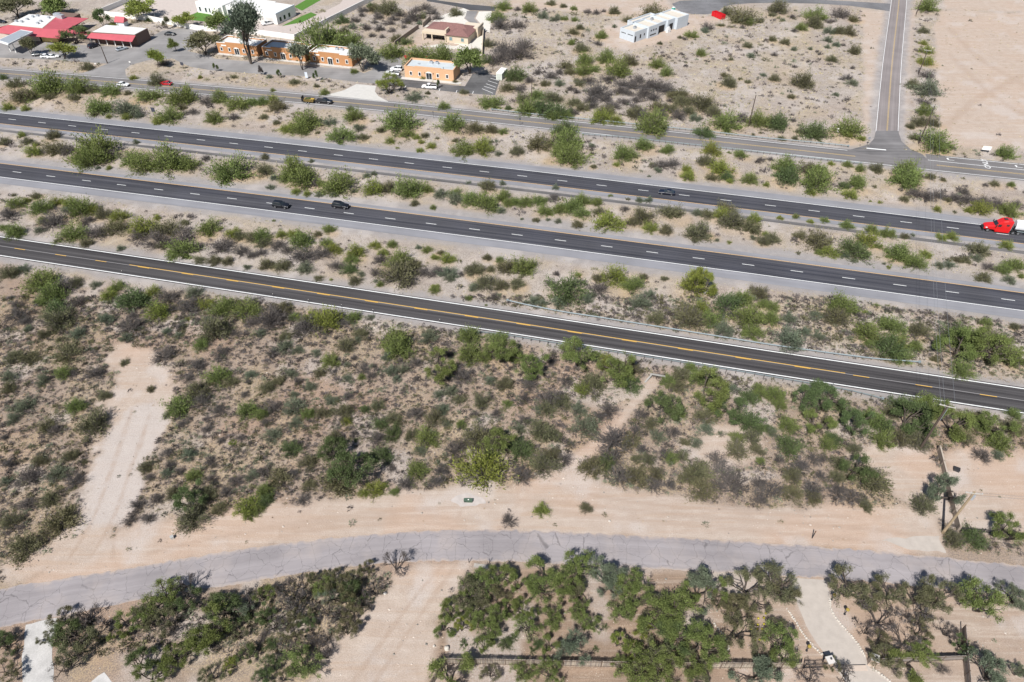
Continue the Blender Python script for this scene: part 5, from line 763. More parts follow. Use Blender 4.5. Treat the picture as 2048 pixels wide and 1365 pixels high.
# white storage unit, portable toilet, dumpster
g_ = P(998, 161); t_ = thing('storage_unit', 'pale storage container at the end of the sealed car park', 'container', (*g_, 0), R(70)); MB().box(0, 6, -1.2, 1.2, .15, 2.6).build('body', M('pale_container', (.62, .64, .58), .6, .1, 1), t_); MB().box(-.05, 6.05, -1.25, 1.25, 2.6, 2.68).build('roof', WHITE_ST, t_); MB().box(-.04, 0, -.9, .9, .3, 2.4).build('door', M('container_door', (.5, .53, .48), .6, .1, 1), t_)
g_ = P(1346, 25); t_ = thing('portable_toilet', 'teal portable toilet behind the unfinished block house', 'toilet', (*g_, 0), R(30)); TEAL = M('teal_plastic', (.04, .42, .33), .5, .05, 1); MB().box(-.6, .6, -.6, .6, .08, 2.1).build('cabin', TEAL, t_); MB().box(-.65, .65, -.65, .65, 2.1, 2.2).box(-.45, .45, -.45, .45, 2.2, 2.38).build('roof', M('white_plastic', (.7, .72, .7), .5, .05, 1), t_); MB().box(-.4, .4, -.63, -.6, .15, 1.95).build('door', M('teal_door', (.03, .34, .27), .5, .05, 1), t_)
g_ = P(1436, 36); t_ = thing('roll_off_dumpster', 'bright red open roll-off dumpster by the turning circle', 'dumpster', (*g_, 0), R(118)); RED_P = M('red_paint', (.55, .012, .02), .45, .1, 1.5); mb = MB()
mb.box(-3.4, 3.4, -1.2, 1.2, .2, .35).box(-3.4, 3.4, -1.2, -1.08, .35, 2.2).box(-3.4, 3.4, 1.08, 1.2, .35, 2.2).box(-3.4, -3.28, -1.08, 1.08, .35, 2.2).box(3.28, 3.4, -1.08, 1.08, .35, 2.2); mb.build('bin', RED_P, t_)
for x_ in (-2.4, -.8, .8, 2.4):
    for y_ in (-1.25, 1.25): MB().box(x_ - .08, x_ + .08, y_ - .06, y_ + .06, .3, 2.15).build('rib', RED_P, t_)
MB().box(-3.2, 3.2, -1.05, 1.05, .36, 1.3).build('rubble', M('dark_rubble', (.15, .14, .13), .9, .4, 3), t_)

# ------------------------------------------------------------------ vehicles (x forward)
TYRE = M('tyre_rubber', (.02, .02, .02), .85, .1, 5); RIM = M('alloy_rim', (.5, .5, .52), .35, .1, 5, .8); LAMP_W = M('headlight_lens', (.75, .76, .78), .2, .03, 5); LAMP_R = M('tail_light_lens', (.35, .01, .012), .25, .03, 5); PLAST = M('black_trim', (.03, .03, .032), .6, .1, 5)
def carpaint(nm, c): return M('paint_' + nm, c, .28, .04, 1, 0, 0, .5, .6)
def ring(x, w_, z0, z1, k=.12, top=.90): return [(x, -w_ * .9, z0), (x, -w_, z0 + k), (x, -w_, z1 - k * 1.1), (x, -w_ * top, z1), (x, w_ * top, z1), (x, w_, z1 - k * 1.1), (x, w_, z0 + k), (x, w_ * .9, z0)]
def wheels(t_, xs, hw, rad, wid=.22):
    for x_ in xs:
        for s_ in (-1, 1):
            w_ = MB().tube((0, -wid / 2, 0), (0, wid / 2, 0), rad, n=14).build('wheel', TYRE, t_, (x_, s_ * (hw - wid / 2 + .02), rad)); MB().tube((0, s_ * wid * .40, 0), (0, s_ * (wid / 2 + .012), 0), rad * .6, n=10).build('rim', RIM, w_)
def car(kind, label, px, py, heading, pm, z=0.0, group=None, L=None):
    g_ = P(px, py, .7); L = L or {'sedan': 4.7, 'suv': 4.9, 'pickup': 5.8}[kind]; hw = .93 if kind == 'sedan' else .98; nm = {'sedan': 'sedan_car', 'suv': 'suv_car', 'pickup': 'pickup_truck'}[kind]
    t_ = thing(nm, label, {'sedan': 'car', 'suv': 'car', 'pickup': 'pickup'}[kind], (g_[0], g_[1], z), R(heading), group); h = L / 2; rad = .33 if kind == 'sedan' else .38; zb = .22 if kind == 'sedan' else .3; zs = .92 if kind == 'sedan' else 1.08; zt = 1.44 if kind == 'sedan' else 1.78
    if kind == 'pickup': zt = 1.85; zs = 1.12
    secs = [ring(-h, hw * .86, zb + .15, zs * .93), ring(-h + .15, hw * .95, zb + .03, zs), ring(-h + 1.0, hw, zb, zs + .02), ring(h * .30, hw, zb, zs), ring(h * .62, hw, zb, zs * .97), ring(h - .25, hw * .94, zb + .02, zs * .86), ring(h, hw * .8, zb + .12, zs * .74)]
    if kind == 'pickup': secs = [ring(-h, hw * .97, zb + .15, zs - .12), ring(-h + .1, hw, zb + .05, zs), ring(h * .28, hw, zb, zs), ring(h * .55, hw, zb, zs + .02), ring(h - .2, hw * .95, zb + .02, zs * .95), ring(h, hw * .86, zb + .1, zs * .82)]
    MB().loft(secs, 0).build('body', pm, t_, smooth=False)
    b0, b1, f0, f1 = {'sedan': (-h + .35, -h + 1.15, h * .02, h * .40), 'suv': (-h + .06, -h + .45, h * .08, h * .42), 'pickup': (-h * .20, -h * .12, h * .26, h * .52)}[kind]; wt = hw * .74
    g = [[(b0, -hw * .90, zs - .03), (b0, hw * .90, zs - .03), (b0 + .02, hw * .88, zs), (b0 + .02, -hw * .88, zs)], [(b1, -hw * .92, zs - .03), (b1, hw * .92, zs - .03), (b1, wt, zt - .06), (b1, -wt, zt - .06)], [(f0, -hw * .92, zs - .03), (f0, hw * .92, zs - .03), (f0, wt, zt - .06), (f0, -wt, zt - .06)], [(f1, -hw * .88, zs - .06), (f1, hw * .88, zs - .06), (f1 - .02, hw * .86, zs - .03), (f1 - .02, -hw * .86, zs - .03)]]
    MB().loft(g, 0).build('windows', GLASS, t_)
    ro = MB().loft([[(b1 - .08, -wt - .02, zt - .10), (b1 - .08, wt + .02, zt - .10), (b1 - .02, wt * .9, zt - .01), (b1 - .02, -wt * .9, zt - .01)], [((b1 + f0) / 2, -wt - .03, zt - .08), ((b1 + f0) / 2, wt + .03, zt - .08), ((b1 + f0) / 2, wt * .9, zt + .02), ((b1 + f0) / 2, -wt * .9, zt + .02)], [(f0 + .08, -wt - .02, zt - .10), (f0 + .08, wt + .02, zt - .10), (f0 + .02, wt * .9, zt - .02), (f0 + .02, -wt * .9, zt - .02)]]).build('roof', pm, t_)
    if kind == 'suv':
        for s_ in (-1, 1): MB().tube((b1 + .1, s_ * wt * .85, zt + .05), (f0 - .1, s_ * wt * .85, zt + .05), .03).build('roof_rail', PLAST, ro)
    mid = (b1 + f0) / 2; pil = MB()
    for s_ in (-1, 1): pil.add([(mid - .05, s_ * (hw * .925), zs - .03), (mid + .05, s_ * (hw * .925), zs - .03), (mid + .05, s_ * (wt + .012), zt - .08), (mid - .05, s_ * (wt + .012), zt - .08)], [(0, 1, 2, 3)])
    pil.build('door_pillars', pm, t_); wheels(t_, (-h * .60, h * .62), hw, rad)
    for s_ in (-1, 1):
        MB().box(h - .22, h - .02, s_ * hw * .66 - .16, s_ * hw * .66 + .16, zs * .62, zs * .76).build('headlight', LAMP_W, t_); MB().box(-h - .012, -h + .1, s_ * hw * .68 - .12, s_ * hw * .68 + .12, zs * .68, zs * .85).build('tail_light', LAMP_R, t_); MB().box(f1 - .45, f1 - .25, s_ * (hw + .10) - .1, s_ * (hw + .10) + .1, zs, zs + .14).build('mirror', pm, t_)
    MB().box(h - .06, h + .04, -hw * .78, hw * .78, zb + .05, zb + .26).build('front_bumper', PLAST, t_); MB().box(-h - .05, -h + .06, -hw * .8, hw * .8, zb + .08, zb + .3).build('rear_bumper', PLAST, t_); MB().box(-h - .06, -h - .045, -.2, .2, zs * .6, zs * .6 + .12).build('number_plate', WHITE_ST, t_)
    if kind == 'pickup':
        MB().box(-h + .12, b0 - .06, -hw * .86, hw * .86, zs - .02, zs + .012).build('cargo_bed', PLAST, t_)
        br = MB(); br.box(-h + .02, b0, -hw, -hw * .88, zs - .01, zs + .1).box(-h + .02, b0, hw * .88, hw, zs - .01, zs + .1).box(-h + .02, -h + .12, -hw * .88, hw * .88, zs - .01, zs + .1); br.build('bed_rails', pm, t_)
    return t_
BLK = carpaint('black', (.008, .008, .011)); NAVY = carpaint('navy', (.008, .010, .022)); WHT = carpaint('white', (.72, .72, .72)); SILV = carpaint('silver', (.40, .44, .48)); REDP = carpaint('red', (.42, .012, .018)); DKG = carpaint('charcoal', (.035, .04, .045))
car('suv', 'black suv in the outer lane of the near carriageway', 562, 410.5, -12.5, BLK, .05, 'freeway traffic'); car('suv', 'black car ahead of the other, near the median shoulder', 681, 411.5, -12.5, BLK, .05, 'freeway traffic'); car('sedan', 'dark navy car alone on the far carriageway', 1334, 384.5, 167, NAVY, .05, 'freeway traffic')
car('sedan', 'white car on the far side road', 246, 168.5, -11.5, WHT, .03); car('sedan', 'red car on the far side road', 332, 166.5, 168.5, REDP, .03); pk = car('pickup', 'black pickup towing a trailer on the far side road', 649, 203, -12, BLK, .03)
car('sedan', 'black car parked alone in the grey car park', 340, 67.5, -3, BLK); car('suv', 'dark navy car parked under the veranda end', 187, 91.5, 62, NAVY); car('sedan', 'silver blue car parked by the veranda posts', 243, 97, 50, SILV); car('suv', 'dark car parked left of the white cars', 77, 108.5, 15, DKG); car('sedan', 'white car parked beside the dark one', 93, 111.5, 18, WHT); car('sedan', 'white car parked under the lime tree', 106, 112.5, 14, WHT); car('sedan', 'dark car at the left picture edge behind the restaurant', 2, 43, -10, NAVY)
car('pickup', 'white pickup with canopy beside the peach office', 785, 146.5, 170, WHT); car('suv', 'pale suv parked behind the white pickup', 793, 137.5, 168, WHT); car('pickup', 'white pickup parked before the peach office', 859, 173.5, 172, WHT); car('pickup', 'white pickup in front of the white house garage', 536, 46.5, 212, WHT); car('pickup', 'red pickup behind the peach office', 823, 112.5, 205, REDP)
# flat red trailer behind the office
g_ = P(843, 117); t_ = thing('flatbed_trailer', 'red flatbed trailer behind the peach office', 'trailer', (*g_, 0), R(-12)); MB().box(-2.6, 2.6, -1, 1, .55, .75).build('deck', RED_P, t_); wheels(t_, (-.5, .5), 1.0, .33); MB().box(2.6, 3.9, -.06, .06, .55, .68).build('tongue', DARK_MET, t_)
# utility trailer with load
g_ = P(617, 201, .8); t_ = thing('utility_trailer', 'caged utility trailer loaded with boards and cuttings', 'trailer', (*g_, .03), R(-11.5)); MB().box(-2.3, 2.3, -1, 1, .5, .62).build('deck', DARK_MET, t_); LOADY = M('yellow_boards', (.50, .33, .07), .85, .3, 2)
for i in range(9):
    for s_ in (-1, 1): MB().box(-.04, .04, -.04, .04, .62, 1.7).build('cage_post', DARK_MET, t_, (-2.25 + i * .56, s_ * .98, 0))
for s_ in (-1, 1):
    for z_ in (.95, 1.3, 1.68): MB().box(-2.3, 2.3, s_ * .98 - .03, s_ * .98 + .03, z_, z_ + .07).build('cage_rail', DARK_MET, t_)
MB().box(-2.3, -2.22, -1, 1, .62, 2.2).build('tail_ramp', DARK_MET, t_); MB().box(-1.5, 2.1, -.85, .85, .63, 1.35).build('board_load', LOADY, t_); MB().ball((.2, .1, 1.4), .75, 8, sq=.55).ball((-.7, -.1, 1.35), .6, 8, sq=.5).build('cuttings_load', LEAF['g'], t_); MB().tube((2.3, 0, .55), (3.6, 0, .55), .06).build('tongue', DARK_MET, t_); wheels(t_, (-.45, .45), 1.12, .34)
# red semi truck and trailer, heading left
fwd = R(166.5); g_ = P(1998, 452, 1.6); SEMIR = carpaint('semi_red', (.58, .012, .012)); t_ = thing('semi_truck', 'bright red semi truck with tall sleeper cab on the freeway', 'truck', (g_[0], g_[1], .05), fwd)
MB().loft([ring(1.3, 1.05, .7, 2.05, .2), ring(2.4, 1.0, .65, 1.85, .22), ring(3.4, .92, .6, 1.65, .25), ring(3.75, .8, .6, 1.35, .22)]).build('hood', SEMIR, t_)
MB().loft([ring(-2.6, 1.22, .6, 3.7, .2, .82), ring(-1.2, 1.22, .6, 3.85, .2, .8), ring(-.2, 1.22, .6, 3.6, .2, .78), ring(.7, 1.18, .6, 2.8, .2, .8), ring(1.32, 1.15, .6, 2.1, .2, .9)]).build('cab', SEMIR, t_)
MB().loft([[(.78, -1.0, 2.72), (.78, 1.0, 2.72), (.86, 1.0, 2.74), (.86, -1.0, 2.74)], [(1.38, -1.06, 2.05), (1.38, 1.06, 2.05), (1.42, 1.05, 2.1), (1.42, -1.05, 2.1)]]).build('windscreen', GLASS, t_)
for s_ in (-1, 1):
    MB().box(-.05, .75, s_ * 1.2 - .03, s_ * 1.2 + .03, 1.9, 2.6).build('side_window', GLASS, t_); MB().box(-1.9, -1.2, s_ * 1.21 - .03, s_ * 1.21 + .03, 2.3, 2.8).build('sleeper_window', GLASS, t_); MB().box(-2.5, 1.0, s_ * 1.2 - .06, s_ * 1.2 + .06, .35, .95).build('side_skirt', SEMIR, t_); MB().loft([[(3.0, s_ * .78, 1.1), (3.0, s_ * 1.08, 1.1), (3.0, s_ * 1.08, 1.35), (3.0, s_ * .78, 1.35)], [(3.6, s_ * .62, 1.05), (3.6, s_ * .84, 1.05), (3.6, s_ * .84, 1.28), (3.6, s_ * .62, 1.28)]]).build('headlight', LAMP_W, t_); MB().tube((1.2, s_ * 1.15, 2.0), (1.25, s_ * 1.5, 2.25), .04).box(1.15, 1.3, s_ * 1.5 - .12, s_ * 1.5 + .12, 1.9, 2.6).build('mirror', PLAST, t_); MB().tube((-2.75, s_ * .95, 1.0), (-2.75, s_ * .95, 3.9), .09, n=8).build('exhaust_stack', GALV, t_)
MB().box(-1.3, -.4, -.45, .45, 3.78, 3.86).build('roof_vent', DARK_MET, t_); MB().box(3.7, 3.9, -1.1, 1.1, .4, .8).build('front_bumper', PLAST, t_); MB().box(-5.6, -2.6, -.45, .45, .75, 1.0).build('chassis_rail', DARK_MET, t_); MB().box(3.74, 3.80, -.6, .6, .85, 1.3).build('grille', DARK_MET, t_)
wheels(t_, (2.7, -3.6, -4.9), 1.2, .5, .32)
hd = np.array([math.cos(fwd), math.sin(fwd)]); g2 = np.array(g_) - hd * 9.8; t_ = thing('semi_trailer', 'white rounded semi trailer behind the red truck, cut by picture edge', 'trailer', (g2[0], g2[1], .05), fwd); TW = M('trailer_white', (.76, .77, .78), .4, .05, 1)
def rr(x_, s_=1): return [(x_, 1.25 * math.cos(a) * s_, 2.45 + 1.45 * math.sin(a) * s_) for a in np.linspace(-.95, math.pi + .95, 12)]
MB().loft([rr(6.2, .9), rr(5.9), rr(-6.4), rr(-6.8, .9)]).build('tank_body', TW, t_); MB().box(-6.5, 6.0, -.5, .5, .95, 1.3).build('frame', DARK_MET, t_)
for s_ in (-1, 1): MB().box(3.2, 3.4, s_ * .8 - .08, s_ * .8 + .08, .3, 1.2).build('landing_leg', DARK_MET, t_); MB().box(-5.8, 5.5, s_ * 1.22 - .03, s_ * 1.22 + .03, 1.05, 1.25).build('side_rail', GALV, t_)
MB().box(6.0, 6.25, -1.0, -.2, 1.5, 2.4).box(6.0, 6.25, .2, 1.0, 1.5, 2.4).build('front_panels', DARK_MET, t_); wheels(t_, (-4.6, -5.8), 1.2, .5, .32)

# ------------------------------------------------------------------ roadside furniture
def guard_rail(label, pts, side):
    p, q = resample(smooth(resample(PP(pts), 1.0)[0], 6), 1.9); a = p[0]; t_ = thing('guard_rail', label, 'guard rail', (a[0], a[1], 0)); post = MB().box(-.08, .08, -.1, .1, 0, .78).mesh('post', M('rail_post', (.14, .13, .12), .8, .2, 3)); n = normals2(p)
    for i, x in enumerate(p): d = n[i]; link('post', post, t_, (*(x - a - side * d * .16), 0), math.atan2(d[1], d[0]) - math.pi / 2)
    secs = []
    for i, x in enumerate(p):
        d = n[i] * side; x = x - a; secs.append([(*(x + d * o_), z_) for o_, z_ in ((0, .5), (.07, .56), (.0, .62), (.0, .66), (.07, .72), (0, .79), (-.03, .79), (-.03, .5))])
    MB().loft(secs).build('w_beam', GALV, t_)
    for x, e in ((p[0], p[0] - p[1]), (p[-1], p[-1] - p[-2])): x = x - a; MB().box(-.12, .35, -.2, .2, .4, .85).build('end_terminal', GALV, t_, (x[0], x[1], 0), math.atan2(e[1], e[0]))
    return t_
guard_rail('grey steel guard rail on the near side of the two-lane road', [(928, 664), (1010, 673), (1100, 688), (1250, 711), (1400, 734), (1536, 756), (1650, 776), (1700, 785), (1735, 793), (1762, 801)], 1)
guard_rail('grey steel guard rail on the freeway side of the two-lane road', [(1016, 605), (1040, 611), (1120, 627), (1200, 639), (1300, 655), (1400, 671), (1536, 693), (1650, 709), (1750, 722), (1836, 728)], -1)
guard_rail('steel guard rail on the near edge of the far side road', [(1166, 271.5), (1240, 276.5), (1320, 285.5), (1440, 298.5), (1560, 312), (1640, 321), (1720, 330)], 1)
guard_rail('steel guard rail on the far edge of the far side road', [(985, 222), (1060, 231), (1160, 240.5), (1280, 252.5), (1400, 264.5), (1530, 279.5), (1640, 289.5), (1695, 295)], -1)
def pole(label, px, py, h_, mat, arms=1, rz=A13, light=False, r0=.21):
    g_ = P(px, py); t_ = thing('utility_pole', label, 'utility pole', (g_[0], g_[1], h_at(*g_) - .1), rz, 'utility poles'); MB().tube((0, 0, 0), (0, 0, h_), r0, r0 * .62, n=10).build('post', mat, t_)
    for k in range(arms):
        z_ = h_ - .35 - k * 1.3; c_ = MB().box(-1.35, 1.35, -.17, -.05, z_, z_ + .14).build('crossarm', M('crossarm_grey', (.42, .40, .36), .8, .2, 3), t_)
        for x_ in (-1.2, -.55, 1.2): MB().tube((x_, -.11, z_ + .14), (x_, -.11, z_ + .38), .06, .04).build('insulator', M('insulator_grey', (.5, .5, .5), .3, .1, 3), c_)
        MB().tube((-.6, -.1, z_ + .03), (0, -.1, z_ - .55), .025).tube((.6, -.1, z_ + .03), (0, -.1, z_ - .55), .025).build('brace', GALV, c_)
    return t_, g_
p1_, g1_ = pole('pale timber utility pole with crossarms beside the long wall', 1885.5, 1066, 12.2, PALEWOOD, 1, R(-8), r0=.26); p2_, g2_ = pole('dark utility pole standing in the trees by the two-lane road', 1840, 898, 12.6, POLEWOOD, 1, R(-20), r0=.25); p3_, g3_ = pole('tall dark utility pole at the side road junction', 1837, 288, 13.4, POLEWOOD, 1, R(-20)); p4_, g4_ = pole('dark utility pole halfway up the side road', 1836, 150, 9.6, POLEWOOD, 1, R(-20))
p5_, g5_ = pole('brown utility pole behind the far side road guard rail', 1497, 252, 11, POLEWOOD, 0); p6_, g6_ = pole('thin brown utility pole right of the tiled house', 1063, 205, 9.8, POLEWOOD, 0, r0=.15); p7_, g7_ = pole('dark utility pole in the restaurant car park', 215, 127, 7.2, POLEWOOD, 0); p8_, g8_ = pole('utility pole at the top end of the side road', 1832, 30, 7, POLEWOOD, 0); p9_, g9_ = pole('thin utility pole beside the storage container', 986, 143, 6.5, POLEWOOD, 0, r0=.13)
MB().box(-.5, .5, .2, .8, 9.6, 11).build('transformer', UNIT, p1_) if False else MB().tube((.35, 0, 10.2), (.35, 0, 11.2), .26, n=10).build('transformer', UNIT, p1_)
MB().tube((.28, 0, 8.5), (.28, 0, 11.5), .05).build('conduit', GALV, p2_)
WIRE = M('wire_aluminium', (.35, .36, .37), .5, .1, 3, .5)
def wire(label, a, b_, sag, rad=.022):
    mb = MB(); pts = [Vector(a).lerp(Vector(b_), i / 24) - Vector((0, 0, sag * 4 * (i / 24) * (1 - i / 24))) for i in range(25)]
    for i in range(24): mb.tube(pts[i], pts[i + 1], rad, n=4, cap=False)
    props(mb.build('power_wire', WIRE), label, 'wire', 'overhead wires')
ca, sa = math.cos(R(-20)), math.sin(R(-20))
for x_, nm in ((-1.2, 'left'), (-.55, 'middle'), (1.2, 'right')): wire('%s power wire spanning the freeway between two tall poles' % nm, (g2_[0] + ca * x_, g2_[1] + sa * x_, 12.6), (g3_[0] + ca * x_, g3_[1] + sa * x_, 13.4), 2.2); wire('%s power wire running up along the side road' % nm, (g3_[0] + ca * x_, g3_[1] + sa * x_, 13.4), (g4_[0] + ca * x_, g4_[1] + sa * x_, 9.6), .8, .016)
wire('power wire from the junction pole along the far side road', (*g3_, 11.5), (*g5_, 10.8), .8, .014); wire('power wire along the far side road behind the guard rail', (*g5_, 10.8), (*g6_, 9.6), .9, .014)
for z_, nm in ((11.9, 'upper'), (11.2, 'lower')): wire('%s wire leaving the pale pole to the right' % nm, (g1_[0], g1_[1], z_), (g1_[0] + 60, g1_[1] - 4, z_), .9, .012)
def sign(label, px, py, h_, w_, hh, mat, rz=A13, posts=1, nm='road_sign', disc=False):
    g_ = P(px, py); t_ = thing(nm, label, 'sign', (g_[0], g_[1], h_at(*g_)), rz)
    for i in range(posts): x_ = 0 if posts == 1 else (-w_ * .3, w_ * .3)[i]; MB().tube((x_, 0, 0), (x_, 0, h_), .05, n=6).build('post', DARK_MET, t_)
    if disc: MB().tube((0, -.08, h_ - hh / 2), (0, -.05, h_ - hh / 2), w_ / 2, n=8).build('panel', mat, t_)
    else: MB().box(-w_ / 2, w_ / 2, -.09, -.051, h_ - hh, h_).build('panel', mat, t_)
GREYB = M('sign_back_grey', (.30, .31, .33), .5, .1, 2, .4); DKS = M('dark_sign', (.05, .055, .075), .6, .1, 2)
sign('dark sign panel on a post by the office verge', 367, 138, 2.6, 1.4, 1.2, DKS); sign('white and blue sign pillar before the third office', 614, 158, 2.6, 1.1, 2.2, M('sign_pale', (.55, .6, .68), .6, .1, 2)); sign('dark road sign seen from behind near the far carriageway', 310, 231, 3.2, 1.5, 1.7, DKS, posts=2); sign('small sign on a post beside the far side road', 1040, 251, 2.6, .5, .6, DKS); sign('grey stop sign back at the side road mouth', 1734, 290, 2.8, .85, .85, GREYB, disc=True); sign('thin post beside the far side road below the apron', 867, 237, 2.5, .3, .4, DKS); sign('white board sign at the corner of the bare lot', 1970, 304, 2.2, 2.6, 1.3, WHITE_ST, posts=2); sign('white leaning board near the side road', 1674, 266, 1.6, .7, 1.5, WHITE_ST); sign('small sign by the car park entrance', 262, 131, 1.6, .7, .5, WHITE_ST); sign('small white sign by the restaurant drive', 193, 134, 1.5, .8, .5, WHITE_ST)
sign('pair of dark stakes on the bare strip by the cracked road', 1624, 1077, 2.3, .12, .5, WOODB, posts=2)
for i, (px, py) in enumerate([(246, 547), (547, 593), (618, 604.5), (684, 614.5), (747, 624.5), (880, 644)]):
    g_ = P(px, py + 1); t_ = thing('road_delineator', '%s dark delineator post from the left along the two-lane road' % ordinal(i + 1), 'post', (g_[0], g_[1], 0), A13, 'delineator posts'); MB().box(-.05, .05, -.03, .03, 0, 1.1).build('post', DARK_MET, t_); MB().box(-.05, .05, -.04, -.031, .85, 1.05).build('reflector', WHITE_ST, t_)
for px, py, lab in ((1624, 798, 'left sign post standing at the guard rail bend'), (1660, 782, 'thin sign post beside the guard rail end')): sign(lab, px, py, 2.2, .3, .4, GREYB)
# drain mouths under the roads
def culvert(label, px, py, w_, rz, wings=(-1, 1)):
    g_ = P(px, py); t_ = thing('drain_culvert', label, 'culvert', (g_[0], g_[1], 0), rz); cm = M('culvert_concrete', (.30, .29, .27), .9, .12, 1); mb = MB(); mb.box(-w_ / 2 - .3, w_ / 2 + .3, .05, .4, .62, .8).box(-w_ / 2 - .5, -w_ / 2, .003, .45, -.2, .62).box(w_ / 2, w_ / 2 + .5, .003, .45, -.2, .62); mb.build('headwall', cm, t_); MB().box(-w_ / 2, w_ / 2, .3, .4, -.2, .62).build('opening', DARKIN, t_)
    for s_ in wings: MB().add([(s_ * w_ / 2, 0, .88), (s_ * (w_ / 2 + .3), 0, .88), (s_ * (w_ / 2 + 1.5), -2.0, .15), (s_ * (w_ / 2 + 1.1), -2.0, .15), (s_ * w_ / 2, 0, -.1), (s_ * (w_ / 2 + .3), 0, -.1), (s_ * (w_ / 2 + 1.5), -2.0, -.1), (s_ * (w_ / 2 + 1.1), -2.0, -.1)], [(0, 1, 2, 3), (4, 7, 6, 5), (0, 4, 5, 1), (1, 5, 6, 2), (2, 6, 7, 3), (3, 7, 4, 0)]).build('wing_wall', cm, t_)
culvert('concrete drain culvert below the two-lane road guard rail', 1315, 757, 2.4, R(-14), (-1,)); culvert('concrete drain culvert mouth below the near carriageway', 1420, 590, 2.2, R(-13), ())
# ------------------------------------------------------------------ walls, fences and yard of the lower right
def block_wall(label, a, b_, h_):
    a, b_ = P(*a), P(*b_); d = b_ - a; L = np.linalg.norm(d); t_ = thing('block_wall', label, 'wall', (a[0], a[1], -.05), math.atan2(d[1], d[0])); MB().box(0, L, -.1, .1, 0, h_).build('blockwork', STONEW, t_); MB().box(-.02, L + .02, -.13, .13, h_, h_ + .07).build('coping', M('wall_coping', (.40, .34, .28), .9, .1, 2), t_)
    n_ = int(L / 3)
    for i in range(n_ + 1): MB().box(-.2, .2, -.17, .17, 0, h_ + .1).build('pier', STONEW, t_, (i * L / n_, 0, 0))
block_wall('long masonry wall beside the pale utility pole', (1874, 903), (1914, 1062), 1.6)
def post_fence(name, label, pts, h_, step, mats, style, cat='fence'):
    pts = PP(pts); a = pts[0]; t_ = thing(name, label, cat, (a[0], a[1], 0)); pm, fm = mats
    for i in range(len(pts) - 1):
        p, q = pts[i], pts[i + 1]; d = q - p; L = np.linalg.norm(d); an = math.atan2(d[1], d[0]); u_ = d / L; n_ = max(1, int(L / step)); 
        post = MB().box(-.06, .06, -.06, .06, 0, h_ + .1).mesh('fence_post', pm)
        for k in range(n_ + (i == len(pts) - 2)): x = p + u_ * L * k / n_ - a; link('fence_post', post, t_, (x[0], x[1], 0), an)
        for z_ in (.35, h_ - .25): MB().box(0, L, -.1, -.06, z_, z_ + .09).build('fence_rail', pm, t_, (*(p - a), 0), an)
        rr_ = np.random.default_rng(int(L * 10)); mb = MB()
        if style == 'sticks':
            x = 0
            while x < L: r_ = rr_.uniform(.03, .055); hh = h_ + rr_.normal(0, .07); mb.tube((x, rr_.normal(0, .015), 0), (x + rr_.normal(0, .03), rr_.normal(0, .02), hh), r_, r_ * .8, n=5, m=int(rr_.integers(0, 2))); x += r_ * 1.5
            o = mb.build('ocotillo_sticks', [fm, M('pale_stick', (.42, .36, .29), .9, .3, 5)], t_, (*(p - a), 0), an); o['kind'] = 'stuff'
        elif style == 'bars':
            x = 0
            while x < L: mb.box(x - .012, x + .012, -.012, .012, .1, h_); x += .13
            o = mb.build('fence_bars', fm, t_, (*(p - a), 0), an); o['kind'] = 'stuff'
        elif style == 'boards':
            k = int(L / .35)
            bd = MB().box(-.165, .165, -.02, .02, .05, h_).mesh('board', fm)
            for j in range(k): x = p + u_ * (j + .5) * L / k - a + np.array([-u_[1], u_[0]]) * rr_.normal(0, .008); link('board', bd, t_, (x[0], x[1], rr_.normal(0, .02)), an)
    return t_
STICK = M('grey_stick', (.27, .23, .20), .9, .35, 5); FENCEP = M('fence_post_wood', (.14, .10, .075), .9, .2, 3); GREYBOARD = M('grey_board', (.25, .22, .20), .85, .25, 3); 
post_fence('stick_fence', 'grey upright stick fence across the lower yard', [(893, 1328), (1050, 1331), (1240, 1335), (1440, 1337), (1600, 1338)], 2.0, 2.6, (FENCEP, STICK), 'sticks')
post_fence('stick_fence', 'short stick fence turning down at the left yard corner', [(893, 1328), (876, 1352), (862, 1375)], 2.0, 2.6, (FENCEP, STICK), 'sticks')
post_fence('bar_fence', 'dark metal bar fence left of the gate pillars', [(1606, 1338), (1652, 1336)], 1.9, 2.4, (DARK_MET, DARK_MET), 'bars')
post_fence('board_fence', 'grey board fence right of the gate pillars', [(1756, 1327), (1840, 1324), (1924, 1321)], 1.7, 2.4, (FENCEP, GREYBOARD), 'boards'); post_fence('board_fence', 'grey board fence running down at the right yard side', [(1921, 1262), (1926, 1321), (1932, 1385)], 1.9, 2.4, (FENCEP, GREYBOARD), 'boards')
post_fence('wire_fence', 'low dark rail fence right of the long wall', [(1916, 1062), (1965, 1066), (2012, 1071), (2060, 1076)], 1.2, 3.2, (DARK_MET, DARK_MET), 'bars')
for px, py, lab in ((1652, 1332, 'left tan gate pillar with pale cap'), (1741, 1328, 'right tan gate pillar with pale cap')):
    g_ = P(px, py); t_ = thing('gate_pillar', lab, 'pillar', (g_[0], g_[1], 0), R(-25 if px > 1700 else 12), 'gate pillars'); MB().box(-.45, .45, -.45, .45, 0, 2.0).build('shaft', M('tan_pillar', (.50, .39, .31), .9, .1, 2), t_); MB().box(-.55, .55, -.55, .55, 2.0, 2.18).build('cap', M('pale_cap', (.52, .49, .46), .8, .08, 2), t_); MB().ball((.1, .05, 2.35), .16, 8).tube((.1, .05, 2.18), (.1, .05, 2.3), .06).build('lamp', DARK_MET, t_)
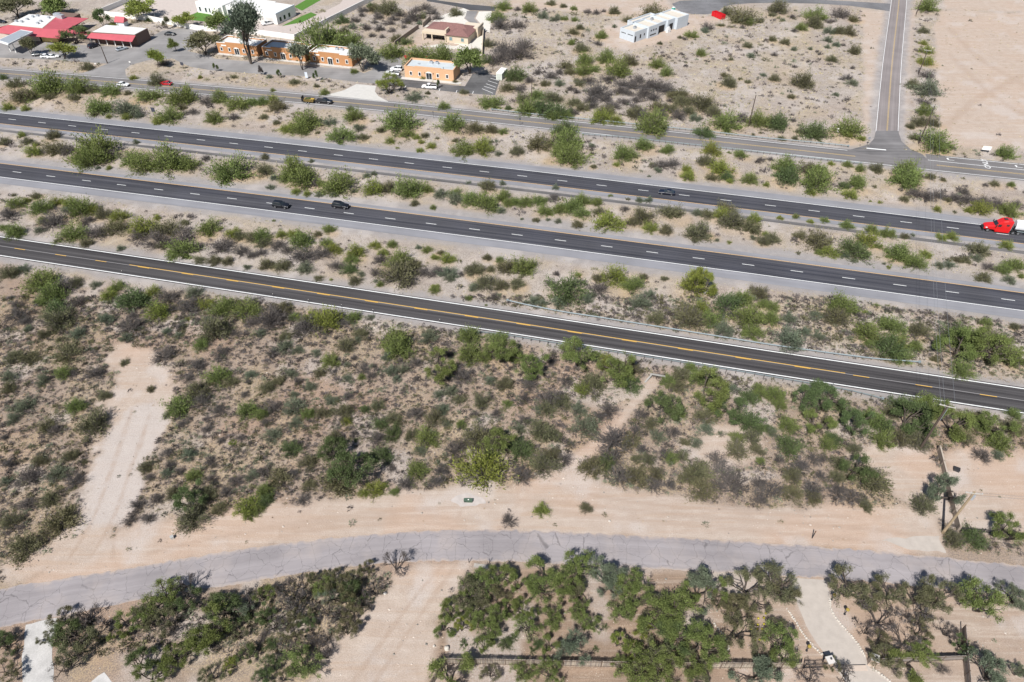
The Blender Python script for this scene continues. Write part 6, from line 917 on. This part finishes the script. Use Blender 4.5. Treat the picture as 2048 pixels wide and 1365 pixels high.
a, b_ = P(1668, 1331), P(1731, 1330); d = b_ - a; t_ = thing('gate_track', 'thin dark gate track across the gravel driveway', 'track', (a[0], a[1], 0), math.atan2(d[1], d[0])); MB().box(0, np.linalg.norm(d), -.05, .05, .0, .06).build('rail', DARK_MET, t_); MB().box(0, np.linalg.norm(d), -.9, -.06, .0, .03).build('sill', M('track_sill', (.46, .38, .32), .9, .1, 2), t_)
STONE_E = M('white_edging_stone', (.48, .44, .39), .9, .2, 4, bump=.3)
def stone_row(label, pts):
    p, q = resample(smooth(resample(PP(pts), .5)[0], 4), .34); a = p[0]; t_ = thing('stone_edging', label, 'stones', (a[0], a[1], 0)); rr_ = np.random.default_rng(len(p)); ms = []
    for k in range(4): mb = MB(); mb.loft([[(x * (1 + .2 * math.sin(k + x * 9)), y, z) for x, y, z in ((-.17, -.12, 0), (.17, -.12, 0), (.17, .12, 0), (-.17, .12, 0))], [(-.15, -.11, .12), (.16, -.10, .13), (.14, .10, .11), (-.16, .10, .12)], [(-.08, -.06, .19), (.09, -.05, .18), (.07, .05, .2), (-.08, .06, .18)]]); ms.append(mb.mesh('stone', STONE_E))
    for i, x in enumerate(p): o = link('stone', ms[i % 4], t_, (*(x - a + rr_.normal(0, .03, 2)), -.02), rr_.uniform(0, 6.28)); s_ = rr_.uniform(.8, 1.3); o.scale = (s_, s_, s_)
stone_row('white stone edging left of the gravel driveway', [(1573, 1218), (1590, 1240), (1601, 1262), (1620, 1285), (1637, 1304), (1643, 1309)]); stone_row('white stone edging right of the gravel driveway', [(1660, 1198), (1659, 1215), (1668, 1234), (1690, 1258), (1710, 1280), (1722, 1298), (1729, 1312)]); stone_row('white stone edging below the right gate pillar', [(1741, 1333), (1755, 1345), (1775, 1358), (1790, 1372)]); stone_row('white stone edging in the mesquite yard', [(1428, 1248), (1440, 1262), (1452, 1278), (1462, 1292), (1455, 1304), (1442, 1312)])
CACT = M('golden_cactus', (.42, .34, .04), .7, .25, 8); CACG = M('cactus_green', (.10, .14, .03), .7, .2, 8)
cps = [(1965, 860), (2010, 855), (1920, 905), (1960, 910), (2010, 905), (1905, 945), (1955, 945), (1995, 945), (1940, 990), (1940, 1030), (1975, 1030), (2012, 1030), (2030, 1000), (2025, 820)]; cm = None
for i, (x, y) in enumerate(cps):
    g_ = P(1024 + x * .2505, 1023 + y * .2505); t_ = thing('barrel_cactus', '%s small golden barrel cactus from top left in the cactus bed' % ordinal(i + 1), 'cactus', (*g_, 0), 0, 'golden barrel cacti')
    if cm is None: cm = MB().ball((0, 0, .16), .2, 10, sq=.9).mesh('barrel', CACG); ct = MB().ball((0, 0, .2), .185, 10, sq=.95).mesh('spine_crown', CACT)
    link('barrel', cm, t_); link('spine_crown', ct, t_)
for px, py, lab in ((1689, 1229, 'globe garden lamp right of the driveway'), (1663, 1200, 'globe garden lamp at the driveway edge stones'), (1613, 1302, 'globe garden lamp left of the driveway')):
    g_ = P(px, py); t_ = thing('globe_lamp', lab, 'lamp', (*g_, 0), 0, 'garden lamps'); MB().tube((0, 0, 0), (0, 0, 1.3), .06, n=8).build('post', DARK_MET, t_); MB().tube((0, 0, 0), (0, 0, .12), .18, n=8).build('base', DARK_MET, t_); MB().ball((0, 0, 1.55), .3, 10).build('globe', M('amber_globe', (.30, .22, .05), .35, .1, 4), t_)
# green utility cabinet on its gravel pad
g_ = P(936.5, 1003); t_ = thing('utility_cabinet', 'low dark green cabinet on the pale gravel pad', 'cabinet', (*g_, .015), R(-2)); GRN = M('cabinet_green', (.045, .085, .055), .55, .12, 3); MB().box(-.75, .75, -.28, .28, 0, .42).build('body', GRN, t_); MB().box(-.8, .8, -.32, .32, .42, .5).build('lid', M('cabinet_lid', (.07, .11, .08), .5, .12, 3), t_); MB().box(-.06, .14, -.1, .1, .501, .512).build('label_plate', WHITE_ST, t_); MB().box(-.72, -.45, -.3, -.281, .08, .36).build('vent', DARK_MET, t_)
# loose things near the compound and the verges
g_ = P(1912, 941); t_ = thing('black_box', 'small black crate on the compound soil', 'crate', (*g_, 0), R(-30)); MB().box(-.5, .5, -.4, .4, 0, .5).build('bin', DARK_MET, t_); MB().box(-.54, .54, -.44, .44, .5, .56).build('rim', PLAST, t_)
g_ = P(345, 1077); t_ = thing('small_plinth', 'small grey utility plinth on the bare strip', 'plinth', (*g_, 0), R(35)); MB().box(-.25, .25, -.25, .25, 0, .5).build('block', CONC, t_); MB().box(-.28, .28, -.28, .28, .5, .55).build('lid', M('lid_grey', (.35, .35, .34), .8, .1, 3), t_)
def boulder(label, px, py, s_):
    g_ = P(px, py); rr_ = np.random.default_rng(int(px)); mb = MB().ball((0, 0, .3), .5, 8, sq=.7); mb.v = [(x * rr_.uniform(.8, 1.2), y * rr_.uniform(.8, 1.2), z * rr_.uniform(.85, 1.1)) for x, y, z in mb.v]; o = mb.build('boulder', STONE_E, None, (*g_, -.05), 0); o.scale = (s_,) * 3; props(o, label, 'boulder')
boulder('pale boulder at the left end of the stick fence', 894, 1298, .9); boulder('small pale boulder on the bare path by the yard', 868, 1293, .45); boulder('pale boulder where the path meets the scrub', 770, 1188, .6); boulder('white painted rock beside the cracked road strip', 1219, 1043, .5)
t_ = thing('culvert_headwall', 'pale concrete drain slab at the cracked road edge', 'slab', (*P(962, 1133), 0), R(-8)); MB().box(-1.2, 1.2, -.35, .35, 0, .12).build('slab', M('stained_concrete', (.34, .31, .28), .9, .25, 1.5, bump=.3), t_)
for px, lab in ((938, 'left thin marker post at the cracked road drain'), (979, 'right thin marker post at the cracked road drain')): sign(lab, px, 1126, 1.3, .1, .3, DKS)
